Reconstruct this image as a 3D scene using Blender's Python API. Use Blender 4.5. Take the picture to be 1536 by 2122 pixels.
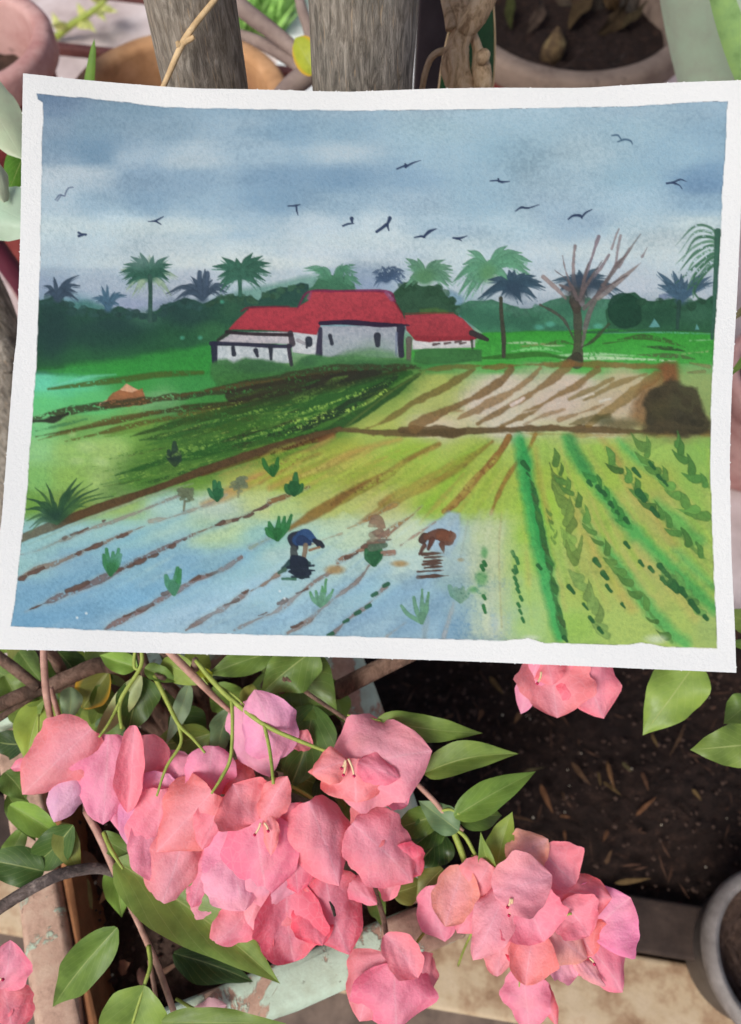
import bpy, bmesh, math, random
import numpy as np
from mathutils import Vector, Matrix
for _o in list(bpy.data.objects): bpy.data.objects.remove(_o)
scene = bpy.context.scene
COL = scene.collection
R = math.radians
# ------------------------------------------------------------------ camera
CAM_Z, PITCH, FPX = .85, 62., 1665.          # metres above the paving, degrees below the horizon, focal length in photo pixels
cam_d = bpy.data.cameras.new('camera'); cam = bpy.data.objects.new('camera', cam_d); COL.objects.link(cam)
cam.location = (0, 0, CAM_Z); cam.rotation_euler = (R(90-PITCH), 0, 0)
cam_d.sensor_fit = 'VERTICAL'; cam_d.sensor_height = 36; cam_d.lens = 36*FPX/2122
cam_d.clip_start = .01; cam_d.clip_end = 200
cam_d.dof.use_dof = True; cam_d.dof.focus_distance = .385; cam_d.dof.aperture_fstop = 8.5
scene.camera = cam
# ------------------------------------------------------------------ daylight under thin cloud
SUN_EL, SUN_AZ = 48., 218.                   # high, from behind the left shoulder
world = bpy.data.worlds.new('World'); scene.world = world; world.use_nodes = True
nt = world.node_tree; bg = nt.nodes['Background']
sky = nt.nodes.new('ShaderNodeTexSky'); sky.sky_type = 'NISHITA'; sky.sun_disc = False
sky.sun_elevation = R(SUN_EL); sky.sun_rotation = R(SUN_AZ); sky.air_density = 1.; sky.dust_density = 4.; sky.ozone_density = .3
nt.links.new(sky.outputs[0], bg.inputs[0]); bg.inputs[1].default_value = .10
sun_d = bpy.data.lights.new('sun', 'SUN'); sun_d.energy = 2.0; sun_d.angle = R(24); sun_d.color = (.95, 1., .965)
sun = bpy.data.objects.new('sun', sun_d); COL.objects.link(sun)
sun.rotation_euler = (R(90-SUN_EL), 0, R(180-SUN_AZ)); sun.location = (0, 0, 4)
scene.view_settings.view_transform = 'Standard'; scene.view_settings.look = 'None'
scene.view_settings.exposure = .16; scene.view_settings.gamma = 1; scene.view_settings.use_curve_mapping = False
scene.render.engine = 'CYCLES'
scene.cycles.use_denoising = True
try: scene.cycles.denoiser = 'OPENIMAGEDENOISE'
except Exception: pass
scene.cycles.max_bounces = 8; scene.cycles.transmission_bounces = 4; scene.cycles.transparent_max_bounces = 6
# ------------------------------------------------------------------ survey helpers: from a sighting to a point in the place
_f = Vector((0, math.cos(R(PITCH)), -math.sin(R(PITCH)))); _u = Vector((0, math.sin(R(PITCH)), math.cos(R(PITCH)))); CAMP = Vector((0, 0, CAM_Z))
def ray(px, py): return _f+Vector((1, 0, 0))*((px-768)/FPX)+_u*((1061-py)/FPX)
def P(px, py, d): return CAMP+ray(px, py)*d
def PZ(px, py, z):
    r = ray(px, py); return CAMP+r*((z-CAM_Z)/r.z)
def PY(px, py, y):
    r = ray(px, py); return CAMP+r*(y/r.y)
def lin(c): return tuple((v/255/12.92 if v <= 10 else ((v/255+.055)/1.055)**2.4) for v in c)
_pw = lin((229, 234, 233))
def A(*c): return tuple(min(.95, .80*a/b) for a, b in zip(lin(c), _pw))+(1,)
# ------------------------------------------------------------------ objects
def tag(o, label=None, cat=None, group=None, kind=None):
    if label: o['label'] = label
    if cat: o['category'] = cat
    if group: o['group'] = group
    if kind: o['kind'] = kind
    return o
def link(name, me, mat, parent=None, color=None):
    o = bpy.data.objects.new(name, me); COL.objects.link(o)
    if mat is not None and len(me.materials) == 0: me.materials.append(mat)
    if parent is not None: o.parent = parent; o.matrix_parent_inverse = Matrix.Translation(-parent.location)
    if color is not None: o.color = color
    return o
def empty(name, loc):
    o = bpy.data.objects.new(name, None); o.location = loc; o.empty_display_size = .02; COL.objects.link(o); return o
def mesh(name, vs, fs, smooth=True, uv=None):
    me = bpy.data.meshes.new(name); me.from_pydata([tuple(v) for v in vs], [], fs); me.update()
    if smooth: me.polygons.foreach_set('use_smooth', [True]*len(me.polygons))
    if uv is not None:
        l = me.uv_layers.new(name='UVMap'); vi = np.empty(len(me.loops), int); me.loops.foreach_get('vertex_index', vi)
        l.data.foreach_set('uv', np.array(uv, np.float32)[vi].ravel())
    return me
def spline(pts, n=5):
    p = [Vector(q) for q in pts]
    if len(p) < 3: return p
    q = [p[0]*2-p[1]]+p+[p[-1]*2-p[-2]]; out = []
    for i in range(1, len(q)-2):
        for k in range(n):
            t = k/n; a, b, c, d = q[i-1], q[i], q[i+1], q[i+2]
            out.append(.5*(2*b+(c-a)*t+(2*a-5*b+4*c-d)*t*t+(3*b-a-3*c+d)*t**3))
    out.append(p[-1]); return out
def tube_mesh(name, pts, rad, seg=10, n=5, rough=0., seed=0, cap=True):
    C = spline(pts, n); m = len(C); rr = np.interp(np.linspace(0, 1, m), np.linspace(0, 1, np.size(rad)), np.atleast_1d(rad))
    rnd = random.Random(seed); vs, fs, uv = [], [], []; nx = None; L = 0
    ph = [rnd.uniform(0, 6.28) for _ in range(6)]
    for i, c in enumerate(C):
        t = (C[min(i+1, m-1)]-C[max(i-1, 0)]).normalized()
        if i: L += (C[i]-C[i-1]).length
        if nx is None: nx = t.orthogonal().normalized()
        nx = (nx-t*nx.dot(t)).normalized(); b = t.cross(nx)
        for k in range(seg):
            a = k/seg*2*math.pi
            q = 1+rough*(.5*math.sin(2*a+ph[0]+L*20)+.35*math.sin(3*a+ph[1]-L*34)+.3*math.sin(5*a+ph[2]+L*55)+.25*rnd.uniform(-1, 1))
            vs.append(c+(nx*math.cos(a)+b*math.sin(a))*rr[i]*q); uv.append((k/seg, L))
    for i in range(m-1):
        for k in range(seg): fs.append((i*seg+k, i*seg+(k+1) % seg, (i+1)*seg+(k+1) % seg, (i+1)*seg+k))
    if cap: fs.append(tuple(range(seg-1, -1, -1))); fs.append(tuple((m-1)*seg+k for k in range(seg)))
    return mesh(name, vs, fs, True, uv)
def lathe_mesh(name, c, prof, seg=64, rough=0., seed=0, tilt=(0, 0)):
    rnd = random.Random(seed); vs, fs, uv = [], [], []; ph = [rnd.uniform(0, 6.28) for _ in range(4)]; l = 0
    for i, (r, z) in enumerate(prof):
        if i: l += math.hypot(r-prof[i-1][0], z-prof[i-1][1])
        for k in range(seg):
            a = k/seg*2*math.pi; q = r*(1+rough*(math.sin(2*a+ph[0])*.6+math.sin(5*a+ph[1])*.3+math.sin(11*a+ph[2]+z*40)*.3))
            x, y = q*math.cos(a), q*math.sin(a); vs.append((c[0]+x, c[1]+y, c[2]+z+x*tilt[0]+y*tilt[1]+rough*.02*math.sin(7*a+ph[3]))); uv.append((k/seg, l))
    for i in range(len(prof)-1):
        for k in range(seg): fs.append((i*seg+k, i*seg+(k+1) % seg, (i+1)*seg+(k+1) % seg, (i+1)*seg+k))
    return mesh(name, vs, fs, True, uv)
def disc_mesh(name, c, r, n=26, amp=.004, seed=0):
    rnd = random.Random(seed); vs = [(c[0], c[1], c[2])]; fs = []; S = 40
    for i in range(1, n+1):
        for k in range(S):
            a = k/S*2*math.pi+i*.07; q = r*i/n; vs.append((c[0]+q*math.cos(a), c[1]+q*math.sin(a), c[2]+rnd.uniform(-amp, amp)))
    for k in range(S): fs.append((0, 1+k, 1+(k+1) % S))
    for i in range(n-1):
        for k in range(S): fs.append((1+i*S+k, 1+(i+1)*S+k, 1+(i+1)*S+(k+1) % S, 1+i*S+(k+1) % S))
    return mesh(name, vs, fs)
def slab_mesh(name, quad, z0, z1, div=1, amp=0., seed=0, bevel=.004):
    bm = bmesh.new(); lo = [bm.verts.new((p[0], p[1], z0)) for p in quad]; hi = [bm.verts.new((p[0], p[1], z1)) for p in quad]
    bm.faces.new(lo[::-1]); bm.faces.new(hi); n = len(quad)
    for i in range(n): bm.faces.new((lo[i], lo[(i+1) % n], hi[(i+1) % n], hi[i]))
    bmesh.ops.recalc_face_normals(bm, faces=bm.faces)
    if bevel: bmesh.ops.bevel(bm, geom=list(bm.edges), offset=bevel, segments=3, affect='EDGES', profile=.5)
    if div > 1:
        bmesh.ops.subdivide_edges(bm, edges=[e for e in bm.edges if e.calc_length() > .03], cuts=div, use_grid_fill=True)
        rnd = random.Random(seed)
        for v in bm.verts: v.co += Vector((rnd.uniform(-amp, amp), rnd.uniform(-amp, amp), rnd.uniform(-amp, amp)))
    me = bpy.data.meshes.new(name); bm.to_mesh(me); bm.free()
    me.polygons.foreach_set('use_smooth', [True]*len(me.polygons)); return me
def blade_mesh(name, B, T, w, prof, roll=0., cup=0., bow=0., fold=0., wave=0., curl=0., nu=12, nv=8, seed=0, side=0., frill=0., fs_=.004):
    rnd = random.Random(seed); B, T = Vector(B), Vector(T); a = T-B; L = a.length; ax = a/L
    V = (CAMP-(B+T)/2).normalized(); s = ax.cross(V).normalized(); n = s.cross(ax).normalized()
    c, d = math.cos(roll), math.sin(roll); s, n = s*c+n*d, n*c-s*d
    vs, uv, fs = [], [], []; p1, p2 = rnd.uniform(0, 6.28), rnd.uniform(0, 6.28); k1 = rnd.uniform(5, 8)
    for i in range(nu+1):
        u = i/nu
        h = w/2*prof(u)
        for j in range(nv+1):
            v = j/nv*2-1; x = v*h
            lump = 1+frill*(.07*math.sin(u*k1*1.5+p1+(2 if v > 0 else 0))+.035*math.sin(u*k1*4+p2+(1 if v > 0 else 0)))*abs(v)
            z = -cup*h*v*v+bow*L*math.sin(math.pi*u)+fold*(math.sqrt(v*v+fs_)-math.sqrt(fs_))*h+wave*h*(v*v)*math.sin(u*k1*1.6+p1+(1.7 if v > 0 else 0))+curl*L*u*u
            z += frill*.06*h*math.sin(v*5+u*8+p2)*(.4+.6*abs(v))+frill*.03*h*math.sin(v*11-u*13+p1)
            vs.append(B+ax*(L*u-cup*.08*L*v*v*math.sin(math.pi*u))+s*(x*lump+side*L*math.sin(math.pi*u))+n*z); uv.append((v*.5+.5, u))
    for i in range(nu):
        for j in range(nv): q = i*(nv+1)+j; fs.append((q, q+1, q+nv+2, q+nv+1))
    return mesh(name, vs, fs, True, uv)
def _norm(f):
    m = max(f(i/200) for i in range(1, 200)); return lambda u: f(min(max(u, 0), 1))/m
PR_BRACT = _norm(lambda u: (u+.012)**.45*max(1-u, 0)**.84*(1+.6*u))
PR_LEAF = _norm(lambda u: (u+.004)**.62*max(1-u, 0)**1.12+.018*(1-u))
PR_ROUND = _norm(lambda u: (u+.01)**.5*max(1-u, 0)**.5)
PR_STRAP = _norm(lambda u: (.6+.4*math.sin(math.pi*min(u*1.1, 1)))*max(1-u**6, 0)**.6)
PR_ALOE = _norm(lambda u: (1-u**2.2)**.8+.001)
# ------------------------------------------------------------------ materials
class MB:
    def __init__(s, name, rough=.7, spec=.3):
        s.m = bpy.data.materials.new(name); s.m.use_nodes = True; s.t = s.m.node_tree; s.b = s.t.nodes['Principled BSDF']
        s.b.inputs['Roughness'].default_value = rough; s.b.inputs['Specular IOR Level'].default_value = spec; s.tc = None
    def n(s, k, **kw):
        x = s.t.nodes.new(k)
        for a, v in kw.items(): setattr(x, a, v)
        return x
    def l(s, a, b): s.t.links.new(a, b)
    def co(s, which='Object'):
        if s.tc is None: s.tc = s.n('ShaderNodeTexCoord')
        return s.tc.outputs[which]
    def mapped(s, sc, which='Object', rot=(0, 0, 0)):
        m = s.n('ShaderNodeMapping'); m.inputs['Scale'].default_value = sc; m.inputs['Rotation'].default_value = rot; s.l(s.co(which), m.inputs['Vector']); return m.outputs[0]
    def noise(s, scale, detail=4, rough=.6, vec=None, dist=0.):
        x = s.n('ShaderNodeTexNoise'); x.inputs['Scale'].default_value = scale; x.inputs['Detail'].default_value = detail; x.inputs['Roughness'].default_value = rough; x.inputs['Distortion'].default_value = dist
        s.l(vec if vec is not None else s.co(), x.inputs['Vector']); return x.outputs['Fac']
    def ramp(s, fac, stops, interp='LINEAR'):
        x = s.n('ShaderNodeValToRGB'); x.color_ramp.interpolation = interp; e = x.color_ramp.elements
        while len(e) < len(stops): e.new(.5)
        for i, (p, c) in enumerate(stops): e[i].position = p; e[i].color = c if len(c) == 4 else c+(1,)
        s.l(fac, x.inputs[0]); return x.outputs[0]
    def mix(s, fac, a, b, mode='MIX'):
        x = s.n('ShaderNodeMix', data_type='RGBA', blend_type=mode)
        for v, i in ((fac, 0), (a, 6), (b, 7)):
            if isinstance(v, (int, float)): x.inputs[i].default_value = v
            elif isinstance(v, tuple): x.inputs[i].default_value = v
            else: s.l(v, x.inputs[i])
        return x.outputs[2]
    def math(s, op, a, b=None, c=None):
        x = s.n('ShaderNodeMath', operation=op)
        for i, v in enumerate((a, b, c)):
            if v is None: continue
            if isinstance(v, (int, float)): x.inputs[i].default_value = v
            else: s.l(v, x.inputs[i])
        return x.outputs[0]
    def bump(s, h, strength=.4, dist=.002):
        x = s.n('ShaderNodeBump'); x.inputs['Strength'].default_value = strength; x.inputs['Distance'].default_value = dist; s.l(h, x.inputs['Height']); s.l(x.outputs[0], s.b.inputs['Normal']); return x.outputs[0]
    def color(s, c):
        if isinstance(c, tuple): s.b.inputs['Base Color'].default_value = c
        else: s.l(c, s.b.inputs['Base Color'])
BW = ((0, 0, 0, 1), (1, 1, 1, 1))
def m_plain(name, stops, scale, rough=.8, bump=.3, bd=.002, scale2=None, vec=None, spec=.25):
    b = MB(name, rough, spec); f = b.noise(scale, 6, .65, b.mapped(vec) if vec else None); b.color(b.ramp(f, stops)); b.bump(b.noise(scale2 or scale*3, 6, .7, b.mapped(vec) if vec else None), bump, bd); return b.m
def m_soil(name, dk, md, lt):
    b = MB(name, .9, .25); f = b.noise(90, 8, .75); c = b.ramp(f, [(.3, dk), (.55, md), (.78, lt)]); v = b.n('ShaderNodeTexVoronoi'); v.inputs['Scale'].default_value = 260; b.l(b.co(), v.inputs['Vector'])
    sp = b.ramp(v.outputs['Distance'], [(.0, BW[1]), (.16, BW[0])]); k = b.noise(40, 2); k2 = b.math('MULTIPLY', sp, b.ramp(k, [(.6, BW[0]), (.68, BW[1])])); b.color(b.mix(b.math('MULTIPLY', k2, .5), c, A(120, 90, 70)))
    b.bump(b.noise(160, 8, .8), .9, .006); return b.m
def m_terracotta(name, base, pale, dark, stain=.55):
    b = MB(name, .85, .2); c = b.ramp(b.noise(14, 6, .7), [(.3, dark), (.5, base), (.72, pale)]); c2 = b.ramp(b.noise(45, 5, .7), [(.35, A(60, 45, 42)), (.42, (1, 1, 1, 1))]); b.color(b.mix(stain*.5, c, c2, 'MULTIPLY')); b.bump(b.noise(120, 6, .7), .4, .0015); return b.m
def m_paintflake(name, paint, cement, thr):
    b = MB(name, .8, .25); n = b.noise(17, 8, .68, None, .4); mk = b.ramp(n, [(thr-.012, BW[0]), (thr+.012, BW[1])])
    ce = b.ramp(b.noise(60, 8, .75), [(.3, A(138, 112, 96)), (.5, cement), (.7, A(204, 180, 158))]); pa = b.ramp(b.noise(50, 6, .7), [(.3, A(176, 190, 168)), (.6, paint)])
    sp = b.ramp(b.noise(190, 3, .6), [(.27, A(110, 90, 76)), (.33, (1, 1, 1, 1))]); c = b.mix(mk, ce, pa); b.color(b.mix(.55, c, sp, 'MULTIPLY'))
    h = b.math('ADD', b.math('MULTIPLY', mk, .5), b.math('MULTIPLY', b.noise(150, 8, .8), .6)); b.bump(h, .8, .0016); return b.m
def m_bark(name, dk, md, lt, streak, sc=(70, 70, 9), bs=1.):
    b = MB(name, .9, .15); v = b.mapped(sc); f = b.noise(1., 8, .72, v, .6); c = b.ramp(f, [(.38, dk), (.5, md), (.62, lt)])
    st = b.ramp(b.noise(1.5, 4, .6, b.mapped((sc[0]*1.3, sc[1]*1.3, sc[2]*.55)), .4), [(.6, BW[0]), (.7, BW[1])]); big = b.ramp(b.noise(16, 3), [(.35, A(96, 100, 100)), (.65, A(150, 134, 116))])
    c = b.mix(.22, c, big, 'MIX'); c = b.mix(b.math('MULTIPLY', st, .55), c, streak); b.color(c)
    b.bump(b.math('ADD', f, b.math('MULTIPLY', b.noise(2.2, 6, .8, v), .6)), bs, .004*bs); return b.m
def m_leaf(name, rough=.36, trans=.28, vein=(.50, .56, .20, 1), vs=.95, lat=7., slope=.9, yellow=0., bract=False, calm=False):
    b = MB(name, rough, .4); uvn = b.n('ShaderNodeUVMap'); sep = b.n('ShaderNodeSeparateXYZ'); b.l(uvn.outputs[0], sep.inputs[0]); x, y = sep.outputs[0], sep.outputs[1]
    ax = b.math('ABSOLUTE', b.math('SUBTRACT', x, .5)); oi = b.n('ShaderNodeObjectInfo'); c = oi.outputs['Color']
    nz = b.noise(70, 4, .6); var = b.ramp(nz, [(.25, (.94, .86, .9, 1)), (.5, (1, 1, 1, 1)), (.8, (1.04, 1.12, 1.1, 1))] if (bract or calm) else [(.25, (.62, .66, .6, 1)), (.5, (1, 1, 1, 1)), (.8, (1.3, 1.22, 1.05, 1))]); c = b.mix(1., c, var, 'MULTIPLY')
    wob = b.math('MULTIPLY', b.math('SUBTRACT', b.noise(60, 2), .5), .035)
    mid = b.math('SUBTRACT', 1., b.math('SMOOTH_MIN', 1., b.math('DIVIDE', b.math('ADD', ax, wob), .022), .2)); mid = b.math('MAXIMUM', mid, 0.)
    fr = b.math('FRACT', b.math('MULTIPLY', b.math('ADD', b.math('SUBTRACT', y, b.math('MULTIPLY', ax, slope)), wob), lat)); la = b.math('ABSOLUTE', b.math('SUBTRACT', fr, .5))
    la = b.math('MAXIMUM', b.math('SUBTRACT', 1., b.math('DIVIDE', la, .045)), 0.); la = b.math('MULTIPLY', la, .28 if bract else .5)
    vm = b.math('MULTIPLY', b.math('MAXIMUM', mid, la), vs); vcol = b.mix(.55, c, vein); c = b.mix(vm, c, vcol)
    if yellow: c = b.mix(b.math('MULTIPLY', b.ramp(ax, [(.34, BW[0]), (.46, BW[1])]), yellow), c, A(226, 180, 60))
    if bract:
        vo = b.n('ShaderNodeTexVoronoi', feature='DISTANCE_TO_EDGE'); vo.inputs['Scale'].default_value = 190; b.l(b.co(), vo.inputs['Vector']); net = b.ramp(vo.outputs['Distance'], [(.0, BW[1]), (.1, BW[0])]); c = b.mix(b.math('MULTIPLY', net, .13), c, A(255, 206, 210))
        cm = b.ramp(b.math('ADD', ax, b.math('MULTIPLY', b.math('SUBTRACT', b.noise(38, 3), .5), .5)), [(.0, BW[1]), (.42, BW[0])]); c = b.mix(b.math('MULTIPLY', cm, .42), c, A(246, 186, 206))
        c = b.mix(b.math('MULTIPLY', b.ramp(b.noise(26, 3, .6, b.mapped((1, 1.4, 1))), [(.52, BW[0]), (.75, BW[1])]), .28), c, A(255, 160, 146))
    b.color(c); hb = b.bump(b.math('ADD', b.math('MULTIPLY', b.math('MAXIMUM', mid, la), .0 if bract else -.12), b.math('MULTIPLY', b.noise(105 if bract else 120, 5), 1.1 if bract else .5)), .6 if bract else .4, .0026 if bract else .0016)
    if not bract:
        sp = b.ramp(b.noise(300, 3, .6), [(.70, BW[0]), (.76, BW[1])]); c2 = b.mix(b.math('MULTIPLY', sp, .35), c, A(150, 130, 70)); b.color(c2); b.l(b.ramp(b.noise(55, 4), [(.3, (.3, .3, .3, 1)), (.7, (.62, .62, .62, 1))]), b.b.inputs['Roughness'])
    tr = b.n('ShaderNodeBsdfTranslucent'); b.l(c, tr.inputs[0]); b.l(hb, tr.inputs['Normal']); ms = b.n('ShaderNodeMixShader'); ms.inputs[0].default_value = trans
    out = b.t.nodes['Material Output']; b.l(b.b.outputs[0], ms.inputs[1]); b.l(tr.outputs[0], ms.inputs[2]); b.l(ms.outputs[0], out.inputs['Surface']); return b.m
M_LEAF = m_leaf('leaf_green'); M_LEAFY = m_leaf('leaf_yellow_edged', yellow=.9); M_PALELEAF = m_leaf('leaf_waxy', .6, .1, (.5, .6, .45, 1), .25, calm=True)
M_BRACT = m_leaf('bract_papery', .7, .3, (1., .74, .78, 1), .5, 4., 1.1, bract=True)
M_PLAINLEAF = m_leaf('leaf_plain', .5, .2, (.3, .4, .2, 1), .1)
M_GROUND = m_plain('paving_pale', [(.3, A(168, 150, 146)), (.5, A(206, 190, 186)), (.7, A(226, 214, 212))], 9, .9, .4, .003)
M_WHITE = m_plain('sunlit_white_paving', [(.3, (.80, .80, .79, 1)), (.6, (.86, .86, .85, 1))], 6, .8, .2)  # white floor beyond the trunks, its sunlit glare put into the colour
M_FLOOR = m_plain('floor_grey', [(.3, A(84, 74, 68)), (.6, A(122, 108, 98)), (.75, A(140, 126, 116))], 30, .85, .5, .002)
M_LEDGE = m_plain('ledge_sandstone', [(.3, A(118, 90, 68)), (.42, A(164, 136, 108)), (.52, A(188, 168, 138)), (.62, A(196, 178, 150)), (.74, A(160, 118, 86))], 26, .8, .5, .002, 120)
M_KERB = m_plain('kerb_dark_stone', [(.3, A(46, 36, 32)), (.55, A(64, 52, 46)), (.75, A(84, 70, 60))], 40, .75, .4, .0015)
M_SOIL = m_soil('bed_soil', A(28, 19, 17), A(50, 36, 31), A(92, 68, 56))
M_SOIL2 = m_soil('pot_soil', A(62, 46, 40), A(98, 78, 68), A(146, 120, 104))
M_MINT = m_paintflake('flaking_mint_paint', A(198, 220, 200), A(182, 148, 128), .455)
M_MINTL = m_paintflake('flaked_cement', A(188, 206, 184), A(190, 158, 138), .60)
M_INNER = m_plain('raw_terracotta', [(.3, A(128, 84, 56)), (.6, A(176, 124, 84)), (.8, A(196, 150, 108))], 30, .9, .4)
M_TERRA = m_terracotta('terracotta', A(190, 146, 104), A(216, 172, 132), A(146, 104, 76), .4)
M_PINKPOT = m_terracotta('terracotta_pink', A(196, 156, 150), A(212, 176, 170), A(166, 112, 108), .7)
M_REDPOT = m_terracotta('terracotta_red_paint', A(132, 62, 60), A(160, 86, 80), A(96, 42, 44), .5)
M_DULLPOT = m_terracotta('terracotta_dull', A(132, 116, 104), A(150, 132, 118), A(100, 84, 76), .7)
M_BLACKPOT = m_plain('black_plastic', [(.3, A(56, 50, 46)), (.6, A(76, 70, 66)), (.8, A(98, 92, 88))], 60, .5, .2, .001, spec=.4)
M_GREYRIM = m_plain('worn_grey_plastic', [(.3, A(104, 98, 94)), (.6, A(134, 128, 124)), (.8, A(160, 154, 150))], 60, .55, .25, .001, spec=.4)
M_BARK = m_bark('bark_grey', A(98, 94, 86), A(144, 139, 128), A(184, 178, 166), A(206, 180, 144), (330, 330, 60), .6)
M_BARKT = m_bark('bark_tan', A(168, 136, 102), A(232, 202, 162), A(246, 222, 188), A(190, 158, 124), (150, 150, 60))
M_WOOD = m_bark('twig_brown', A(84, 62, 50), A(128, 98, 82), A(158, 128, 110), A(170, 140, 120), (120, 120, 22))
M_DRYWOOD = m_bark('driftwood_grey', A(70, 60, 58), A(116, 102, 98), A(160, 146, 140), A(180, 164, 150), (90, 90, 90))
M_DRYDARK = m_bark('stem_dark', A(28, 22, 18), A(46, 37, 30), A(66, 54, 42), A(60, 50, 38), (120, 120, 50))
M_PINKWOOD = m_plain('twig_pinkish', [(.3, A(150, 112, 98)), (.6, A(190, 150, 134)), (.8, A(208, 176, 156))], 120, .6, .3)
M_GREENTWIG = m_plain('twig_green', [(.3, A(128, 146, 62)), (.6, A(160, 176, 86)), (.8, A(186, 196, 112))], 120, .5, .2)
M_STRAW = m_plain('straw', [(.3, A(176, 148, 108)), (.6, A(208, 182, 140)), (.8, A(222, 200, 162))], 160, .7, .3)
M_GREYSTEM = m_plain('stem_greybrown', [(.3, A(116, 100, 94)), (.6, A(148, 132, 124)), (.8, A(170, 154, 146))], 40, .8, .3)
M_IRON = m_plain('rusty_maroon_iron', [(.3, A(86, 50, 48)), (.6, A(112, 70, 66)), (.8, A(130, 88, 80))], 40, .6, .3)
M_MAROON = m_plain('maroon_paint', [(.3, A(84, 34, 50)), (.6, A(100, 44, 60)), (.8, A(116, 58, 70))], 30, .5, .2)
M_POST = m_plain('dark_post_paint', [(.3, A(40, 34, 40)), (.6, A(54, 48, 54)), (.8, A(70, 62, 66))], 30, .5, .2)
M_BULB = m_plain('bulb_skin', [(.35, A(62, 48, 38)), (.52, A(104, 86, 60)), (.7, A(160, 146, 104))], 60, .8, .3)
M_STAMEN = m_plain('stamen_pale', [(.3, A(214, 186, 140)), (.7, A(232, 206, 168))], 200, .5, .1)
M_ANTHER = m_plain('anther_magenta', [(.3, A(190, 30, 80)), (.7, A(214, 60, 104))], 200, .5, .1)
M_PERLITE = m_plain('perlite', [(.3, A(200, 186, 160)), (.7, A(228, 220, 200))], 200, .9, .2)
b = MB('dry_leaf', .85, .2); oi = b.n('ShaderNodeObjectInfo'); b.color(b.mix(1., oi.outputs['Color'], b.ramp(b.noise(110, 5, .7), [(.3, (.55, .5, .48, 1)), (.6, (1, 1, 1, 1)), (.8, (1.25, 1.2, 1.1, 1))]), 'MULTIPLY')); b.bump(b.noise(200, 4), .4, .001); M_DRY = b.m
b = MB('watercolour_sheet', .88, .2); at = b.n('ShaderNodeAttribute', attribute_name='paint'); b.color(at.outputs['Color']); tooth = b.noise(620, 5, .7); b.bump(tooth, .5, .0008); M_SHEET = b.m
# ------------------------------------------------------------------ the setting: paving, bed, kerb, ledge, floor
tag(link('ground', mesh('ground', [(-60, .27, -.004), (60, .27, -.004), (60, 80, -.004), (-60, 80, -.004)], [(0, 1, 2, 3)]), M_GROUND), kind='structure')
tag(link('floor', mesh('floor', [(-60, -40, -.012), (60, -40, -.012), (60, .45, -.012), (-60, .45, -.012)], [(0, 1, 2, 3)]), M_FLOOR), kind='structure')
w0, w1, w2, w3 = PZ(565, 230, 0), PZ(900, 230, 0), PZ(900, -60, 0), PZ(600, -60, 0)
tag(link('path', slab_mesh('path', [(w0.x, w0.y), (w1.x, w1.y), (w2.x+.1, w2.y+.3), (w3.x, w3.y+.3)], -.01, .012), M_WHITE), kind='structure')
KZ, LZ, SZ = .085, .045, .07
k0, k1 = PZ(880, 1792, SZ), PZ(1440, 1882, SZ); ke = (k1-k0).normalized(); kg = Vector((-ke.y, ke.x, 0))
def kp(a, b, z): v = k0+ke*a+kg*b; return Vector((v.x, v.y, z))
# bed of dark soil, gently heaped
vs, fs = [], []; rnd = random.Random(5); NX, NY = 150, 62
for j in range(NY+1):
    for i in range(NX+1):
        a, b_ = -.42+.95*i/NX, .0+.265*j/NY; p = kp(a, b_, SZ)
        h = .006*math.sin(a*23+b_*31)+.005*math.sin(a*51-b_*44+1)+rnd.uniform(-.0035, .0035)
        vs.append((p.x, p.y, SZ+h*(1 if j else .3)))
for j in range(NY):
    for i in range(NX): q = j*(NX+1)+i; fs.append((q, q+1, q+NX+2, q+NX+1))
tag(link('soil_bed', mesh('soil_bed', vs, fs), M_SOIL), kind='structure')
tag(link('bed_footing', slab_mesh('bed_footing', [kp(-.42, .002, 0), kp(.53, .002, 0), kp(.53, .265, 0), kp(-.42, .265, 0)], -.01, SZ-.014), M_KERB), kind='structure')
def kq(p, q, b0, b1): return [kp(p, b0, 0), kp(q, b0, 0), kp(q, b1, 0), kp(p, b1, 0)]
kw = (kp(0, 0, 0)-PZ(1290, 1966, KZ)).dot(kg); kw = max(.022, kw)
tag(link('kerb', slab_mesh('kerb', kq(-.42, .53, -kw, .001), -.01, KZ, 3, .0006, 2, .003), M_KERB), kind='structure')
lw = (kp(0, 0, 0)-PZ(960, 2102, LZ)).dot(kg)
lend = (PZ(835, 2080, LZ)-k0).dot(ke)
tag(link('ledge', slab_mesh('ledge', kq(-.42, .53, -lw, -kw-.0015), -.01, LZ, 3, .0005, 3, .004), M_LEDGE), kind='structure')
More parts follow.
